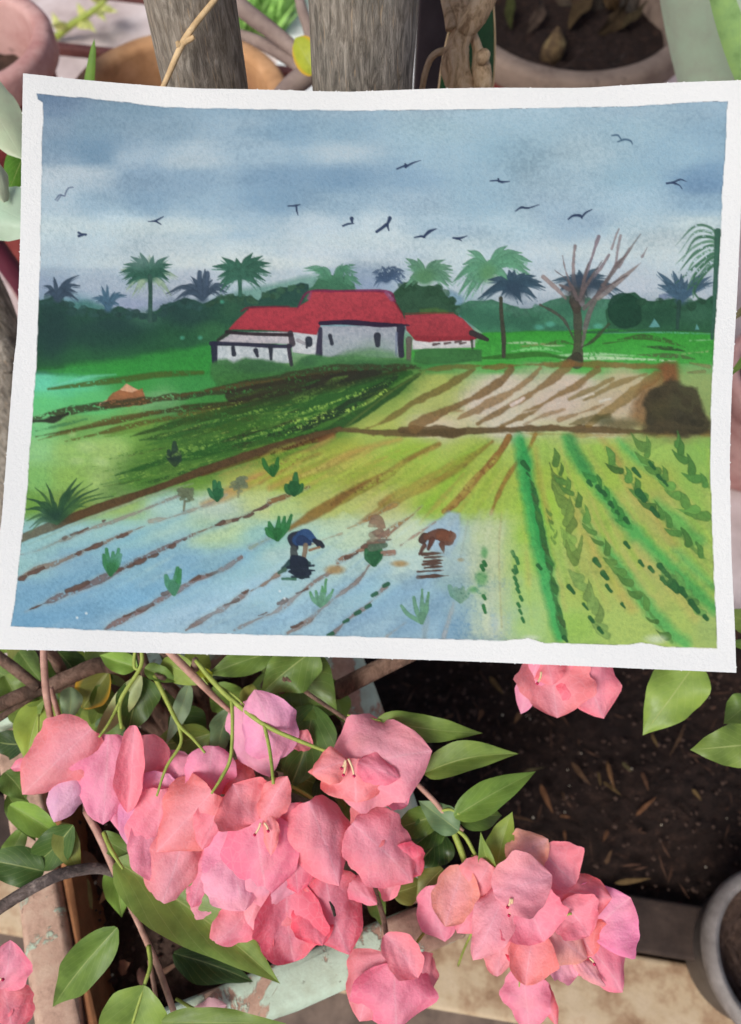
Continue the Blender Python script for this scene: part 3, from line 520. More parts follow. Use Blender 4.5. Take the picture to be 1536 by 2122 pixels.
SKY = [
 (215, [(100,(110,134,168)),(300,(122,152,180)),(500,(142,170,197)),(700,(155,180,205)),(900,(165,188,210)),(1100,(163,188,209)),(1300,(163,188,211)),(1480,(150,178,205))]),
 (270, [(100,(132,155,183)),(200,(126,155,183)),(350,(135,162,188)),(500,(155,180,205)),(600,(136,168,198)),(700,(142,173,200)),(900,(160,188,208)),(1100,(158,187,209)),(1300,(158,187,209)),(1480,(140,172,200))]),
 (320, [(110,(138,162,190)),(200,(112,145,178)),(270,(165,185,208)),(400,(180,197,216)),(550,(160,185,210)),(700,(182,200,219)),(900,(158,187,211)),(1050,(148,181,206)),(1200,(175,198,216)),(1400,(150,182,208))]),
 (370, [(110,(198,210,226)),(200,(192,206,223)),(290,(138,166,197)),(400,(143,171,200)),(560,(126,159,193)),(700,(120,155,190)),(850,(138,169,200)),(1000,(150,180,205)),(1150,(160,186,208)),(1300,(150,182,206)),(1450,(112,148,186))]),
 (415, [(110,(185,203,222)),(200,(155,182,208)),(300,(134,165,196)),(420,(150,178,205)),(560,(124,157,190)),(700,(150,178,205)),(850,(160,185,210)),(1000,(150,180,205)),(1150,(160,185,210)),(1300,(168,194,216)),(1450,(145,177,207))]),
 (470, [(110,(208,224,236)),(250,(206,222,235)),(380,(192,210,226)),(520,(168,192,216)),(650,(198,212,228)),(780,(207,221,235)),(900,(176,199,220)),(1050,(180,203,222)),(1200,(158,182,207)),(1300,(185,206,222)),(1450,(208,222,230))]),
 (530, [(110,(192,207,223)),(200,(202,216,229)),(350,(208,217,226)),(500,(216,225,232)),(650,(206,215,228)),(800,(202,214,230)),(950,(205,218,228)),(1100,(195,208,224)),(1250,(200,212,226)),(1400,(205,216,226))]),
 (580, [(100,(142,158,186)),(200,(175,188,210)),(400,(186,192,210)),(600,(190,200,213)),(750,(140,157,187)),(900,(195,206,218)),(1100,(192,200,214)),(1300,(192,199,214)),(1450,(180,190,205))]),
 (640, [(150,(95,140,155)),(270,(150,162,190)),(350,(155,168,195)),(480,(150,178,190)),(700,(120,160,170)),(900,(130,160,180)),(1100,(150,165,180)),(1300,(150,165,180))]),
 (745, [(95,(40,85,72)),(250,(42,128,58)),(400,(45,130,55)),(900,(60,140,70)),(1030,(60,160,60)),(1200,(60,165,60)),(1350,(70,160,70)),(1470,(110,165,100))]),
 (790, [(85,(105,210,170)),(150,(92,198,145)),(280,(62,150,72)),(400,(60,145,72)),(800,(90,140,60)),(900,(165,180,95)),(1040,(205,196,175)),(1180,(198,186,168)),(1300,(185,175,140)),(1450,(140,165,100))]),
 (830, [(85,(100,200,125)),(180,(92,188,112)),(330,(112,172,112)),(430,(70,155,75)),(600,(60,110,50)),(800,(150,175,85)),(900,(168,180,105)),(1000,(205,196,178)),(1150,(195,182,165)),(1280,(185,172,145)),(1450,(135,160,95))]),
 (880, [(75,(120,200,130)),(160,(110,165,85)),(300,(110,160,70)),(500,(70,120,45)),(650,(70,120,50)),(770,(165,180,90)),(900,(200,190,160)),(1050,(205,200,178)),(1250,(190,180,150)),(1400,(130,120,80))]),
 (930, [(70,(145,205,135)),(150,(150,195,108)),(220,(158,196,112)),(320,(110,158,65)),(450,(70,122,50)),(560,(120,150,55)),(700,(170,175,75)),(850,(160,185,78)),(980,(168,185,85)),(1100,(165,190,95)),(1250,(158,190,85)),(1350,(160,190,95)),(1450,(140,180,90))]),
 (985, [(65,(130,190,105)),(150,(142,186,92)),(220,(165,200,118)),(300,(100,155,60)),(400,(110,155,60)),(500,(170,180,90)),(600,(165,178,65)),(750,(172,170,80)),(880,(162,182,75)),(1000,(168,185,80)),(1120,(168,188,80)),(1250,(162,188,82)),(1350,(165,178,85)),(1450,(145,182,88))]),
 (1040, [(60,(110,160,70)),(150,(120,150,70)),(250,(150,185,110)),(350,(165,205,195)),(450,(185,210,190)),(560,(190,208,140)),(680,(185,190,110)),(800,(195,190,120)),(900,(150,182,70)),(1000,(168,190,85)),(1120,(160,195,75)),(1250,(175,180,95)),(1350,(172,175,95)),(1450,(150,185,90))]),
 (1100, [(55,(140,195,200)),(150,(150,200,205)),(250,(150,200,200)),(350,(165,205,195)),(450,(175,210,170)),(550,(150,200,190)),(650,(170,205,190)),(750,(190,210,185)),(850,(195,212,185)),(930,(165,195,200)),(1010,(185,200,150)),(1100,(160,195,85)),(1250,(178,178,98)),(1360,(172,176,98)),(1450,(152,186,92))]),
 (1160, [(50,(150,200,200)),(150,(120,170,200)),(260,(125,180,205)),(380,(110,165,200)),(480,(140,190,205)),(600,(165,205,205)),(720,(180,212,205)),(840,(185,212,205)),(950,(170,200,205)),(1010,(190,205,165)),(1090,(165,198,100)),(1250,(176,182,98)),(1350,(180,178,105)),(1460,(160,185,92))]),
 (1220, [(45,(105,160,200)),(150,(110,165,205)),(280,(112,168,205)),(400,(135,182,210)),(520,(150,195,212)),(640,(165,205,212)),(760,(150,195,212)),(880,(145,185,205)),(960,(130,170,190)),(1020,(175,195,170)),(1090,(170,200,120)),(1200,(175,192,100)),(1330,(180,185,105)),(1460,(165,188,95))]),
 (1290, [(40,(92,150,195)),(150,(115,168,210)),(280,(150,190,218)),(400,(155,192,215)),(520,(140,182,208)),(640,(150,190,212)),(760,(148,185,208)),(880,(138,175,200)),(960,(115,155,180)),(1020,(160,185,190)),(1090,(172,200,130)),(1180,(160,195,95)),(1300,(180,200,110)),(1400,(175,195,105)),(1470,(165,185,110))]),
]
IMG[:] = np.clip(field(SKY)*(1.02+.018*N_BIG[..., None]+.015*N_STREAK[..., None]), 0, 1)
# sky wash: cloud bands, wet in wet
for x, y, rx, ry, c, a in [(300,470,260,20,(222,230,232),.6),(760,500,260,24,(218,228,234),.5),(1280,520,220,24,(218,226,230),.55),(480,545,300,16,(228,232,232),.6),(190,300,110,26,(108,142,176),.55),(560,275,80,16,(130,165,197),.5),(330,385,150,34,(132,162,194),.5),(680,365,170,32,(118,152,188),.6),
    (560,420,110,22,(122,156,190),.45),(400,335,90,16,(190,204,220),.6),(700,312,110,14,(190,205,222),.6),(150,355,70,14,(205,215,230),.6),(1460,385,60,20,(104,140,182),.7),
    (940,480,90,16,(165,190,216),.5),(1210,455,110,18,(150,175,204),.4),(170,470,120,26,(210,226,238),.5),(1300,500,120,26,(208,220,230),.4),(420,535,160,14,(222,228,232),.5),
    (1040,310,60,40,(145,180,206),.4),(1380,300,60,50,(150,182,208),.35),(1180,400,60,30,(172,196,216),.4),(620,400,70,24,(115,150,185),.4),(100,205,60,16,(96,122,160),.6),
    (760,562,100,20,(146,164,190),.5),(1090,600,120,26,(186,196,208),.5),(330,600,90,22,(182,192,208),.6),(110,565,40,18,(160,176,198),.7),(210,590,60,20,(172,186,206),.5)]:
    blob(x, y, rx, ry, c, a)
_s = win(PX0, PY0, PX0+PW, 700); _k = np.clip((690-YY[_s])/120, 0, 1)[..., None]
IMG[_s] = IMG[_s]*(1-_k)+_k*np.clip((IMG[_s]*.8+.2*col((192,210,224)))*np.array([.965,1.0,.972], np.float32), 0, 1)
# misty far hills
poly([(125,628),(180,622),(240,640),(300,660),(300,700),(110,700)], (70,124,116), .8, soft=10)
poly([(430,640),(500,600),(560,590),(620,575),(660,570),(660,640)], (92,146,128), .7, soft=12)
poly([(915,640),(930,600),(960,615),(960,660),(900,660)], (110,150,170), .7, soft=8)
# tree belt
poly([(78,622)]+lob(84,420,[622,612,640,640,648,636,652,646,628,618,628],22,5,3)+lob(430,640,[622,610,612,618,600,592,585],13,4,4)+[(650,700),(440,735),(75,768)], (40,74,70), 1, soft=2.4, c2=(40,98,56))
poly([(76,690),(200,690),(330,700),(440,690),(470,720),(430,745),(250,752),(150,762),(74,768)], (40,92,60), .6, soft=26, wob=6)
for x, y, rx, ry in [(200,690,120,40),(100,700,50,45),(380,650,60,30),(250,675,70,24),(115,650,40,28)]: blob(x, y, rx, ry, (36,66,66), .65)
for x, y, rx, ry, c in [(300,660,40,22,(66,112,92)),(440,690,40,24,(60,118,74)),(410,640,24,18,(44,84,70)),(480,640,26,24,(52,98,70))]: blob(x, y, rx, ry, c, .6)
poly([(78,768),(150,755),(300,735),(440,712),(470,735),(445,775),(250,782),(140,778)], (52,146,62), .85, soft=14, wob=4)
poly(lob(640,735,[600,575,570,572,590],10,3,5)+[(740,625),(630,625)], (60,110,82), .95, soft=2.5)
poly(lob(805,950,[620,590,585,595,592,612,640],14,3,6)+[(950,660),(830,660)], (48,84,62), 1, soft=2)
poly([(870,640),(905,638),(930,645),(930,655),(870,652)], (74,110,58), .8, soft=4)
poly(lob(940,1265,[636,622,618,632,640,632,620,610,622,616],22,4,7)+[(1265,692),(1100,692),(1000,690),(958,660)], (70,122,100), 1, soft=2.4, c2=(62,126,92))
for x, y, rx, ry in [(1000,660,60,24),(1080,668,50,20),(960,645,26,16),(1180,640,40,20),(1140,680,60,10)]: blob(x, y, rx, ry, (48,96,76), .6)
poly(lob(1255,1486,[640,614,608,626,622,616,628,620,612],20,4,8)+[(1486,690),(1260,688)], (42,84,64), 1, soft=2, c2=(46,96,66))
poly([(1268,612),(1292,607),(1318,618),(1330,640),(1328,668),(1305,680),(1280,676),(1263,658),(1261,632)], (28,66,50), .95, soft=2.5, wob=3, smooth=True)
blob(1370,655,50,26,(36,76,58),.6); blob(1445,650,40,24,(60,108,84),.6)
poly([(1365,610),(1385,606),(1400,616),(1365,622)], (100,120,150), .7, soft=3)
for t in [[(1345,678),(1357,660),(1368,678)],[(1440,684),(1445,672),(1450,684)]]: poly(t, (105,172,172), .8)
for x, y in [(1118,678),(1140,672),(1240,676),(1210,682)]: blob(x, y, 12, 7, (90,175,150), .7)
for x, y in [(378,700),(415,700),(460,625)]: blob(x, y, 6, 5, (80,170,140), .7)
# bright meadow on the right
poly([(1000,690),(1100,686),(1270,682),(1480,690),(1478,755),(1300,752),(1200,750),(1000,750),(860,752),(850,728),(900,722),(990,712)], (52,148,52), 1, soft=4, wob=2.5, c2=(74,168,72))
for p, w, c in [([(1040,712),(1090,710),(1140,716),(1170,716)],7,(170,205,160)),([(1060,728),(1120,722),(1165,730)],9,(130,205,130)),([(1140,738),(1230,734),(1330,738)],8,(165,215,160)),
    ([(1160,745),(1260,742),(1400,748)],9,(190,220,180)),([(1250,690),(1350,688),(1470,692)],5,(100,180,150)),([(1430,706),(1475,704)],7,(150,205,150)),([(1400,735),(1470,728)],10,(150,180,120)),
    ([(1080,718),(1140,712),(1160,714)],7,(120,140,80))]: stroke(p, [3,w,2], c, .85, dry=.12, soft=3)
for p, w, c in [([(1280,704),(1330,698),(1380,706),(1420,720)],13,(58,88,46)),([(1330,718),(1390,722),(1420,728)],9,(48,70,44)),([(1250,712),(1300,706)],7,(62,98,50)),([(1320,735),(1400,738),(1440,744)],10,(78,98,60)),
    ([(1380,700),(1370,704)],5,(58,88,46)),([(1130,714),(1160,708),(1190,714)],10,(60,96,50)),([(1180,690),(1300,686),(1470,684)],7,(44,92,62))]: stroke(p, [2,w,w*.8,2], c, .85, dry=.15, soft=2.5)
stroke([(1000,742),(1060,738),(1120,734),(1180,744)], [6,12,10,4], (52,110,44), .9, soft=3)
def bushy(x0, x1, ys, c, n, r0, seed, a=.9):
    rr = np.random.RandomState(seed)
    for i in range(n):
        f = rr.rand(); q = rr.uniform(.5, 1.)*r0; x = x0+(x1-x0)*f; y = np.interp(f, np.linspace(0, 1, len(ys)), ys)+rr.uniform(-.2, 1.2)*r0
        poly([(x+math.cos(t)*q*rr.uniform(.7, 1.2), y+math.sin(t)*q*rr.uniform(.6, 1.)) for t in np.linspace(0, 5.6, 9)], tuple(np.array(c)*rr.uniform(.86, 1.14)), a*rr.uniform(.5, 1), soft=2.2, wob=4)
bushy(86, 420, [622,616,640,640,648,638,652,648,632,622,630], (44,78,74), 60, 11, 1); bushy(430, 640, [624,612,614,620,602,596,588], (54,92,70), 34, 10, 2)
bushy(810, 950, [615,592,588,598,594,614,640], (44,80,58), 30, 12, 3); bushy(945, 1262, [636,624,620,634,642,634,622,614,624,618], (72,122,100), 46, 10, 4, .7); bushy(1330, 1484, [626,624,618,628,622,616], (44,86,64), 26, 10, 5)
# palms
def palm(x, y, tips, c, w=7, a=.95, dry=0., sag=.22):
    for tx, ty in tips:
        mx, my = (x+tx)/2, (y+ty)/2-abs(tx-x)*sag-3
        stroke([(x, y), (mx, my), (tx, ty)], [w*1.2, w*1.25, 1.4], c, a, soft=1.5, dry=dry*.4, wob=1.5)
        for q in (-1, 1): stroke([(x, y), (mx+q*w*.35, my+abs(q)*w*.5), (tx+q*w*.45-(tx-x)*.06, ty+w*.6)], [w*.5, w*.6, 1.], tuple(min(255, v*1.12) for v in c), a*.7, soft=1.6, dry=.12)
    blob(x, y, w*1.5, w*1.3, c, a*.9)
palm(120,620,[(88,592),(92,610),(112,575),(140,578),(164,570),(166,592),(160,606),(162,622),(100,604),(150,615),(128,590)],(58,78,96),7)
palm(224,640,[(190,618),(205,612),(210,592),(222,590),(238,605),(262,612),(250,605),(246,630),(200,625)],(72,108,130),6)
for c, w, a, tt in [((150,180,150),9,.75,[(250,560),(262,600),(275,612),(355,612),(370,575),(340,542),(310,527),(290,600),(330,592)]),
    ((52,98,82),10,1.,[(246,566),(252,580),(262,590),(272,532),(291,525),(318,528),(350,531),(357,548),(352,565),(350,580),(256,548),(300,560)])]: palm(311,572,tt,c,w,a,sag=.12)
stroke([(311,572),(312,620),(311,665)],[9,8,9],(56,92,82))
palm(420,618,[(345,609),(360,624),(378,592),(400,580),(412,560),(425,558),(440,580),(475,595),(470,606),(455,610),(395,572),(434,572),(380,612)],(60,80,98),8,.9)
stroke([(414,565),(413,590),(416,612)],[10,12,8],(68,88,108),.9); stroke([(430,566),(428,590),(424,612)],[9,11,8],(68,88,108),.9)
palm(497,572,[(441,552),(452,574),(456,588),(460,533),(490,536),(524,524),(545,530),(562,545),(561,566),(550,582),(540,596),(458,600),(510,550),(480,560)],(56,104,86),11,1.,sag=.1)
stroke([(497,575),(498,612)],[10,8],(56,104,86))
palm(690,590,[(630,556),(648,560),(666,552),(712,545),(725,548),(738,548),(740,565),(745,580),(752,592),(740,600),(655,575)],(82,140,110),10,.85,dry=.1)
blob(690,590,40,18,(60,112,84),.8)
palm(800,580,[(770,566),(776,578),(792,552),(806,552),(822,552),(838,562),(840,575),(835,588),(775,592)],(66,90,118),8,.8,dry=.12)
palm(880,580,[(841,535),(866,536),(845,552),(905,538),(922,538),(936,552),(938,560),(936,575),(938,586),(930,592),(850,575),(842,590)],(96,148,118),11,.9,sag=.18)
blob(880,575,26,20,(84,134,92),.8)
palm(1012,560,[(969,519),(960,548),(938,585),(950,610),(965,620),(955,568),(1052,509),(1082,524),(1103,543),(1098,560),(1100,572),(1085,545),(990,600),(1060,590),(1020,540)],(92,150,118),12,.92,sag=.2)
blob(1012,565,22,24,(92,146,100),.9)
palm(1062,596,[(1012,580),(1022,592),(1055,560),(1066,560),(1088,566),(1110,572),(1122,585),(1130,596),(1112,618),(1080,625),(1040,610),(990,620),(1000,610)],(52,78,94),11,.92,sag=.1)
blob(1065,600,24,20,(48,70,88),.9)
stroke([(1038,618),(1040,660),(1044,700),(1044,738)],[7,8,10,9],(64,68,56))
palm(1205,590,[(1145,582),(1162,600),(1180,570),(1200,560),(1240,555),(1258,572),(1292,606),(1270,612),(1180,605),(1215,612),(1250,590)],(60,86,102),9,.9,sag=.1)
blob(1205,585,26,18,(56,74,98),.75)
palm(1412,620,[(1362,563),(1364,590),(1374,582),(1395,562),(1412,568),(1458,565),(1475,572),(1478,585),(1440,600),(1380,605),(1425,580)],(66,96,116),10,.92,sag=.05)
stroke([(1408,625),(1405,660),(1404,680)],[9,8,7],(44,78,68))
for k in range(15):
    y0 = 474+k*8; e = 514+k*6.5+(k%3)*5; xe = 1400+(k%4)*7+max(0, k-8)*6
    j_ = (k*37%11)-5
    stroke([(1496,500+k*3.5),(1474,y0*.7+146+j_),(1440,y0+k*1.2+j_),(xe,e+k*.8+j_)],[6,6,5,1.2],[(70,120,92),(92,142,112),(58,106,80)][k%3],.85,soft=2,dry=.1+.08*(k%2))
stroke([(1488,480),(1484,560),(1480,640),(1476,700)],[14,10,8,8],(56,100,82),.95)
# bare tree
for p, w, c in [([(1196,752),(1198,700),(1196,650),(1190,620)],[34,20,20,24],(72,68,58)),([(1192,630),(1188,560),(1192,510)],[18,9,6],(140,128,128)),([(1190,610),(1172,560),(1166,530)],[10,6,3],(140,128,128)),
    ([(1172,618),(1150,595),(1126,574)],[6,9,10],(150,136,132)),([(1205,630),(1212,580),(1228,530),(1241,490)],[14,8,9,7],(128,116,124)),([(1218,590),(1245,555),(1262,528)],[7,9,4],(135,124,128)),
    ([(1206,720),(1218,660),(1240,610),(1275,560),(1310,510),(1328,485)],[9,12,12,8,6,3],(110,102,100)),([(1240,618),(1285,580),(1310,560),(1328,545)],[12,14,8,2],(140,130,126)),
    ([(1275,560),(1280,520),(1286,488)],[4,6,4],(150,140,142)),([(1268,516),(1276,490),(1283,474)],[3,4,3],(150,140,142)),([(1284,555),(1300,525),(1303,514)],[3,4,2],(150,140,142)),([(1331,532),(1338,520),(1342,512)],[6,5,2],(140,130,132)),
    ([(1190,705),(1170,665),(1145,645),(1120,632)],[5,6,8,8],(76,76,68)),([(1205,720),(1230,705),(1262,672)],[6,8,7],(62,76,54)),([(1195,640),(1188,625)],[24,20],(66,62,54)),([(1180,745),(1196,738),(1206,748)],[10,22,6],(58,58,46))]: stroke(p, np.array(w)*.82, c, .85, soft=1.8, wob=3)
blob(1212,590,46,24,(54,70,84),.75); blob(1195,612,26,18,(58,62,58),.7)
for p in [[(1200,620),(1225,575),(1248,540)],[(1196,620),(1180,585),(1150,560)],[(1210,640),(1250,600),(1300,570)],[(1205,610),(1215,560),(1222,540)],[(1180,600),(1160,590)],[(1250,590),(1280,545),(1296,530)]]: stroke(p, [7,5,2], (108,98,98), .85, wob=3)
# farmhouse
GR = (164,172,182)
poly([(605,688),(662,690),(662,738),(605,730)], (196,204,206), 1); poly([(667,676),(830,676),(828,742),(667,740)], GR, 1, wob=1, c2=(150,166,168)); blob(775,720,50,20,(132,156,146),.6)
poly([(855,704),(985,702),(985,720),(855,724)], (206,208,206), 1, wob=1)
poly([(445,712),(482,688),(604,688),(607,712)], (192,190,194), 1); poly([(448,716),(600,714),(602,752),(448,756)], (198,210,212), 1, wob=1)
RED = (172,66,76)
poly([(473,683),(490,665),(517,638),(560,636),(617,637),(640,622),(647,602),(800,603),(817,624),(833,648),(846,674),(760,670),(667,668),(657,694),(600,688),(540,684)], RED, 1, wob=1.2, c2=(166,56,68))
poly([(839,653),(890,650),(941,650),(958,660),(980,683),(998,698),(978,706),(940,706),(889,709),(862,706),(842,684)], RED, 1, wob=1.2, c2=(146,52,60))
for p, w, c, a in [([(617,638),(640,605),(700,603),(800,604),(818,624)],[3,6,5,7,6],(120,36,74),.8),([(500,645),(520,637),(600,635)],[3,4,2],(120,40,60),.8),([(800,606),(812,620)],[8,10],(150,90,130),.7),([(645,606),(640,618)],[6,8],(165,70,110),.7),
    ([(820,628),(834,650)],[4,3],(110,40,50),.7),([(664,670),(720,668),(790,673),(848,674)],[8,11,10,3],(46,34,58),1),([(840,650),(900,648),(940,648)],[3,3,2],(120,60,50),.7),([(860,700),(920,702),(985,700)],[8,10,6],(140,44,54),.6),
    ([(978,690),(995,697),(1010,704)],[12,12,8],(52,50,50),.95),([(470,688),(520,692),(605,694)],[7,6,7],(46,38,44),.95),([(452,705),(470,692),(476,686)],[6,7,5],(52,50,50),.8),([(602,690),(606,712)],[11,13],(54,48,56),.85),
    ([(438,712),(490,713),(560,717),(602,718)],[9,8,8,7],(44,46,66),.95),([(444,714),(445,752)],[14,11],(42,44,64),.95),([(598,716),(604,756)],[8,7],(50,46,60),.9),([(664,682),(661,735)],[9,14],(52,50,70),.95),
    ([(831,680),(830,700),(832,736)],[18,14,12],(44,44,62),.95),([(822,690),(821,735)],[5,4],(120,134,160),.7),([(848,704),(847,748)],[14,9],(98,90,84),.9),([(978,706),(979,722)],[6,5],(60,72,58),.9),([(617,705),(640,716)],[8,5],(140,136,142),.6)]: stroke(p, w, c, a, wob=1)
for p, w in [([(483,720),(485,734)],[8,10]),([(530,726),(534,738)],[10,6]),([(561,720),(562,744)],[9,6]),([(640,704),(641,712)],[15,13]),([(637,712),(636,720)],[5,4]),([(684,696),(688,712)],[9,8]),([(782,696),(783,715)],[15,11])]: stroke(p, w, (44,50,62), .95, wob=1.2)
for x, y in [(928,712),(950,709),(960,712),(905,714)]: stroke([(x-6,y),(x+6,y-2)], [6,4], (84,66,66), .85)
poly([(436,775),(440,752),(452,745),(470,742),(485,750),(510,742),(545,744),(580,752),(605,762),(625,742),(650,736),(690,740),(740,735),(800,742),(850,745),(855,762),(700,790),(560,795),(450,800)], (66,120,72), .95, soft=7, wob=4, c2=(60,118,58))
for x, y, rx, ry in [(640,748,22,10),(540,760,60,14),(760,758,60,12)]: blob(x, y, rx, ry, (54,96,64), .6)
poly([(690,742),(720,728),(770,722),(815,728),(830,745),(700,750)], (84,134,84), .7, soft=12)
poly([(857,748),(860,728),(880,722),(940,722),(1000,726),(1000,748),(880,756)], (58,112,62), .95, soft=4, wob=3)
# left meadow, footpath and heap of earth
stroke([(100,806),(180,796),(260,786),(330,776),(420,772)],[4,10,14,14,8],(72,94,40),.85,soft=4,dry=.1); stroke([(110,800),(180,782),(240,776)],[4,8,3],(120,215,180),.6,soft=5)
poly([(198,838),(230,825),(262,795),(285,806),(300,814),(300,832),(250,838),(205,842)], (212,166,130), 1); poly([(215,838),(235,815),(250,808),(275,812),(296,804),(302,824),(318,835),(220,848)], (164,106,68), .9, wob=4, c2=(116,80,50))
# dark furrows of the left field
DG, DK, DB = (44,92,40), (46,44,34), (84,66,36)
poly([(330,860),(480,815),(700,775),(880,765),(870,775),(700,905),(560,950),(420,985),(300,1010),(220,1035),(230,980),(300,930)], (54,100,40), .62, soft=60, wob=10)
for p, w, c, a, dr in [([(68,868),(150,850),(280,832),(420,815),(560,790),(700,768),(870,760)],[5,18,16,14,22,24,10],(54,58,38),.85,.08),([(200,842),(330,826),(450,806),(600,784),(760,768)],[4,8,8,8,4],(96,78,42),.6,.1),([(70,873),(110,870),(140,858)],[5,14,4],(40,40,34),.9,0),
    ([(75,905),(200,882),(320,855),(480,835),(600,812),(720,792),(840,768)],[3,6,12,14,16,16,8],(62,60,34),.9,.03),([(80,912),(130,898),(250,868),(330,852)],[3,8,14,10],(92,88,44),.8,.05),([(75,893),(130,880),(180,868)],[4,6,5],(70,130,80),.8,.1),
    ([(136,915),(220,895),(330,870),(430,852),(500,840)],[3,8,12,10,6],(88,86,40),.85,.08),([(270,905),(360,880),(480,852),(600,828),(700,802),(800,778)],[3,14,20,26,26,14],(48,76,34),.92,.04),
    ([(480,822),(600,800),(740,776)],[26,34,18],(48,46,34),.85,.02),([(290,912),(420,890),(540,858),(660,830),(760,798),(840,772)],[4,20,26,28,24,10],(42,88,40),.9,.06),([(240,985),(340,955),(460,925),(580,895),(700,845),(800,795),(850,772)],[2,16,30,30,30,22,12],(40,90,38),.9,.05),
    ([(380,905),(480,880),(580,852)],[6,16,8],(70,100,38),.7,.15),([(560,905),(640,880),(740,830),(820,782)],[10,18,22,14],(36,56,36),.9,.03),([(600,915),(680,892),(760,850),(820,810),(870,775)],[10,18,22,18,8],(42,80,38),.95,.0),
    ([(640,800),(720,780),(790,772)],[16,20,10],(46,46,36),.9,0)]: stroke(p, w, c, a, soft=4, wob=4, dry=dr)
rr = np.random.RandomState(8)
for i in range(150):                                           # long broken brush marks following the furrows
    f = rr.rand(); x = 250+f*560; top = np.interp(x, [200,420,700,880], [880,832,785,765]); bot = np.interp(x, [200,320,560,700,880], [1040,1000,935,880,775]); y = top+(bot-top)*rr.rand(); L = rr.uniform(40, 130)*(1-.5*f); sl = np.interp(x, [250,600,850], [-.2,-.32,-.5])
    cc = [(44,88,40),(54,104,44),(48,60,34),(72,116,48),(96,140,58),(60,84,36),(132,176,76)][rr.choice(7, p=[.22,.2,.16,.14,.12,.1,.06])]
    stroke([(x-L/2, y-L/2*sl), (x, y), (x+L/2, y+L/2*sl)], [1.5, rr.uniform(4, 13), 1.5], cc, rr.uniform(.45, .85), soft=3, wob=4, dry=rr.uniform(.1, .4), edge=0)
for p, w in [([(300,880),(380,862),(500,838)],4),([(640,812),(700,798),(760,790)],5),([(440,905),(560,868),(680,838),(740,812),(800,795)],6),([(520,885),(640,850),(740,818)],5),([(560,915),(660,870),(760,836),(830,790)],7),([(420,845),(500,832)],4),
    ([(330,945),(420,918),(540,890)],5),([(780,788),(830,776)],4),([(500,912),(620,872),(700,850)],7),([(860,770),(700,870)],3)]: stroke(p, [2,w,w,2], (158,196,88), .9, dry=.52, wob=3, soft=2)
r = np.random.RandomState(3)
for i in range(420):                                           # broken leaf texture of the crop
    f = r.rand(); x = 215+f*400+r.uniform(-40,60); y = 1015-f*130+r.uniform(-60,28)-.12*max(0, 300-x)
    stroke([(x,y),(x+r.uniform(5,16),y-r.uniform(1,5))],[r.uniform(1.5,3.5),1],[(80,140,55),(60,118,46),(150,190,90),(120,170,70)][r.randint(4)],.6,dry=.25)
for x, y, rx, ry in [(180,925,24,14),(205,955,18,10),(160,955,16,8),(215,960,14,8),(150,900,10,6)]: blob(x, y, rx, ry, (178,212,138), .55)
stroke([(40,1118),(120,1085),(200,1055),(330,1010),(450,965),(560,930),(660,905),(705,888)],[18,20,18,14,16,18,22,8],(86,66,42),.97,soft=3,wob=2.5); stroke([(420,985),(560,940),(690,902)],[3,6,10],(92,50,26),.6,soft=4)
stroke([(60,1128),(200,1068),(330,1022),(400,1002)],[4,5,5,3],(160,176,150),.5,soft=4)
# clump of rushes
for tx, ty, w in [(50,1032,7),(52,1056,9),(60,1095,7),(55,1080,6),(72,1010,6),(95,1000,7),(160,990,8),(175,995,7),(192,1002,6),(205,1012,7),(215,1022,6),(235,1028,4),(140,1015,10),(155,1010,8),(180,1050,6),(80,1040,9),(110,1040,10),(60,1105,5)]:
    stroke([(118,1082),((118+tx)/2,(1082+ty)/2-14),(tx,ty)],[10,w,1.2],(46,86,56) if w > 6 else (66,108,60),.92)
blob(115,1070,34,20,(30,62,50),.75)
# strip of bund and the ploughed field
for p, w, c, a in [([(700,890),(800,896),(900,898),(1050,890),(1150,888),(1300,894),(1474,896)],[6,10,16,12,12,12,10],(94,76,48),.97),([(830,892),(900,892),(960,894)],[8,22,12],(88,72,46),.95),([(1080,898),(1250,902),(1474,902)],[4,5,4],(150,132,72),.6),
    ([(760,888),(800,872),(860,832),(910,808),(960,780),(985,765)],[6,9,10,13,10,4],(110,96,50),.85),([(860,885),(905,860),(950,840),(1000,815),(1040,790),(1060,765)],[22,18,14,12,12,16],(118,92,56),.9),([(890,878),(920,858),(960,850)],[3,6,3],(150,120,78),.7),
    ([(950,868),(1010,838),(1050,818),(1090,792),(1120,762)],[6,16,14,12,10],(140,114,76),.85),([(990,878),(1050,845),(1090,822),(1140,790),(1180,756)],[8,9,10,12,18],(124,98,60),.85),([(1040,884),(1090,858),(1150,822),(1200,795),(1240,765)],[8,12,10,14,12],(120,96,56),.85),
    ([(1085,880),(1130,860),(1170,848)],[3,6,3],(140,116,80),.7),([(1160,870),(1220,850),(1250,838)],[8,5,3],(140,116,80),.8),([(1180,828),(1230,805),(1270,785)],[6,10,4],(126,110,66),.8),([(1210,830),(1270,800),(1310,785),(1340,775)],[6,10,8,4],(126,110,66),.8),
    ([(1220,880),(1260,850),(1310,815),(1360,778)],[10,14,20,16],(130,108,58),.75),([(1180,880),(1220,868),(1262,862)],[6,12,6],(92,82,46),.7),([(1000,762),(1100,756),(1240,756),(1380,760)],[8,6,12,8],(126,92,52),.8),([(870,768),(940,760),(1010,758)],[6,8,6],(110,100,50),.8),
    ([(1060,840),(1085,825)],[7,3],(228,216,208),.9),([(1245,832),(1266,826)],[7,5],(225,222,205),.9),([(1190,830),(1230,816)],[2,4],(225,222,205),.8),([(1060,862),(1160,835)],[2,2],(225,222,205),.6)]: stroke(p, np.array(w)*1.15, c, a*.9, soft=4, wob=6, edge=.08)
stroke([(880,770),(820,805),(760,850),(715,885)],[5,4,4,3],(120,130,60),.5,soft=4)
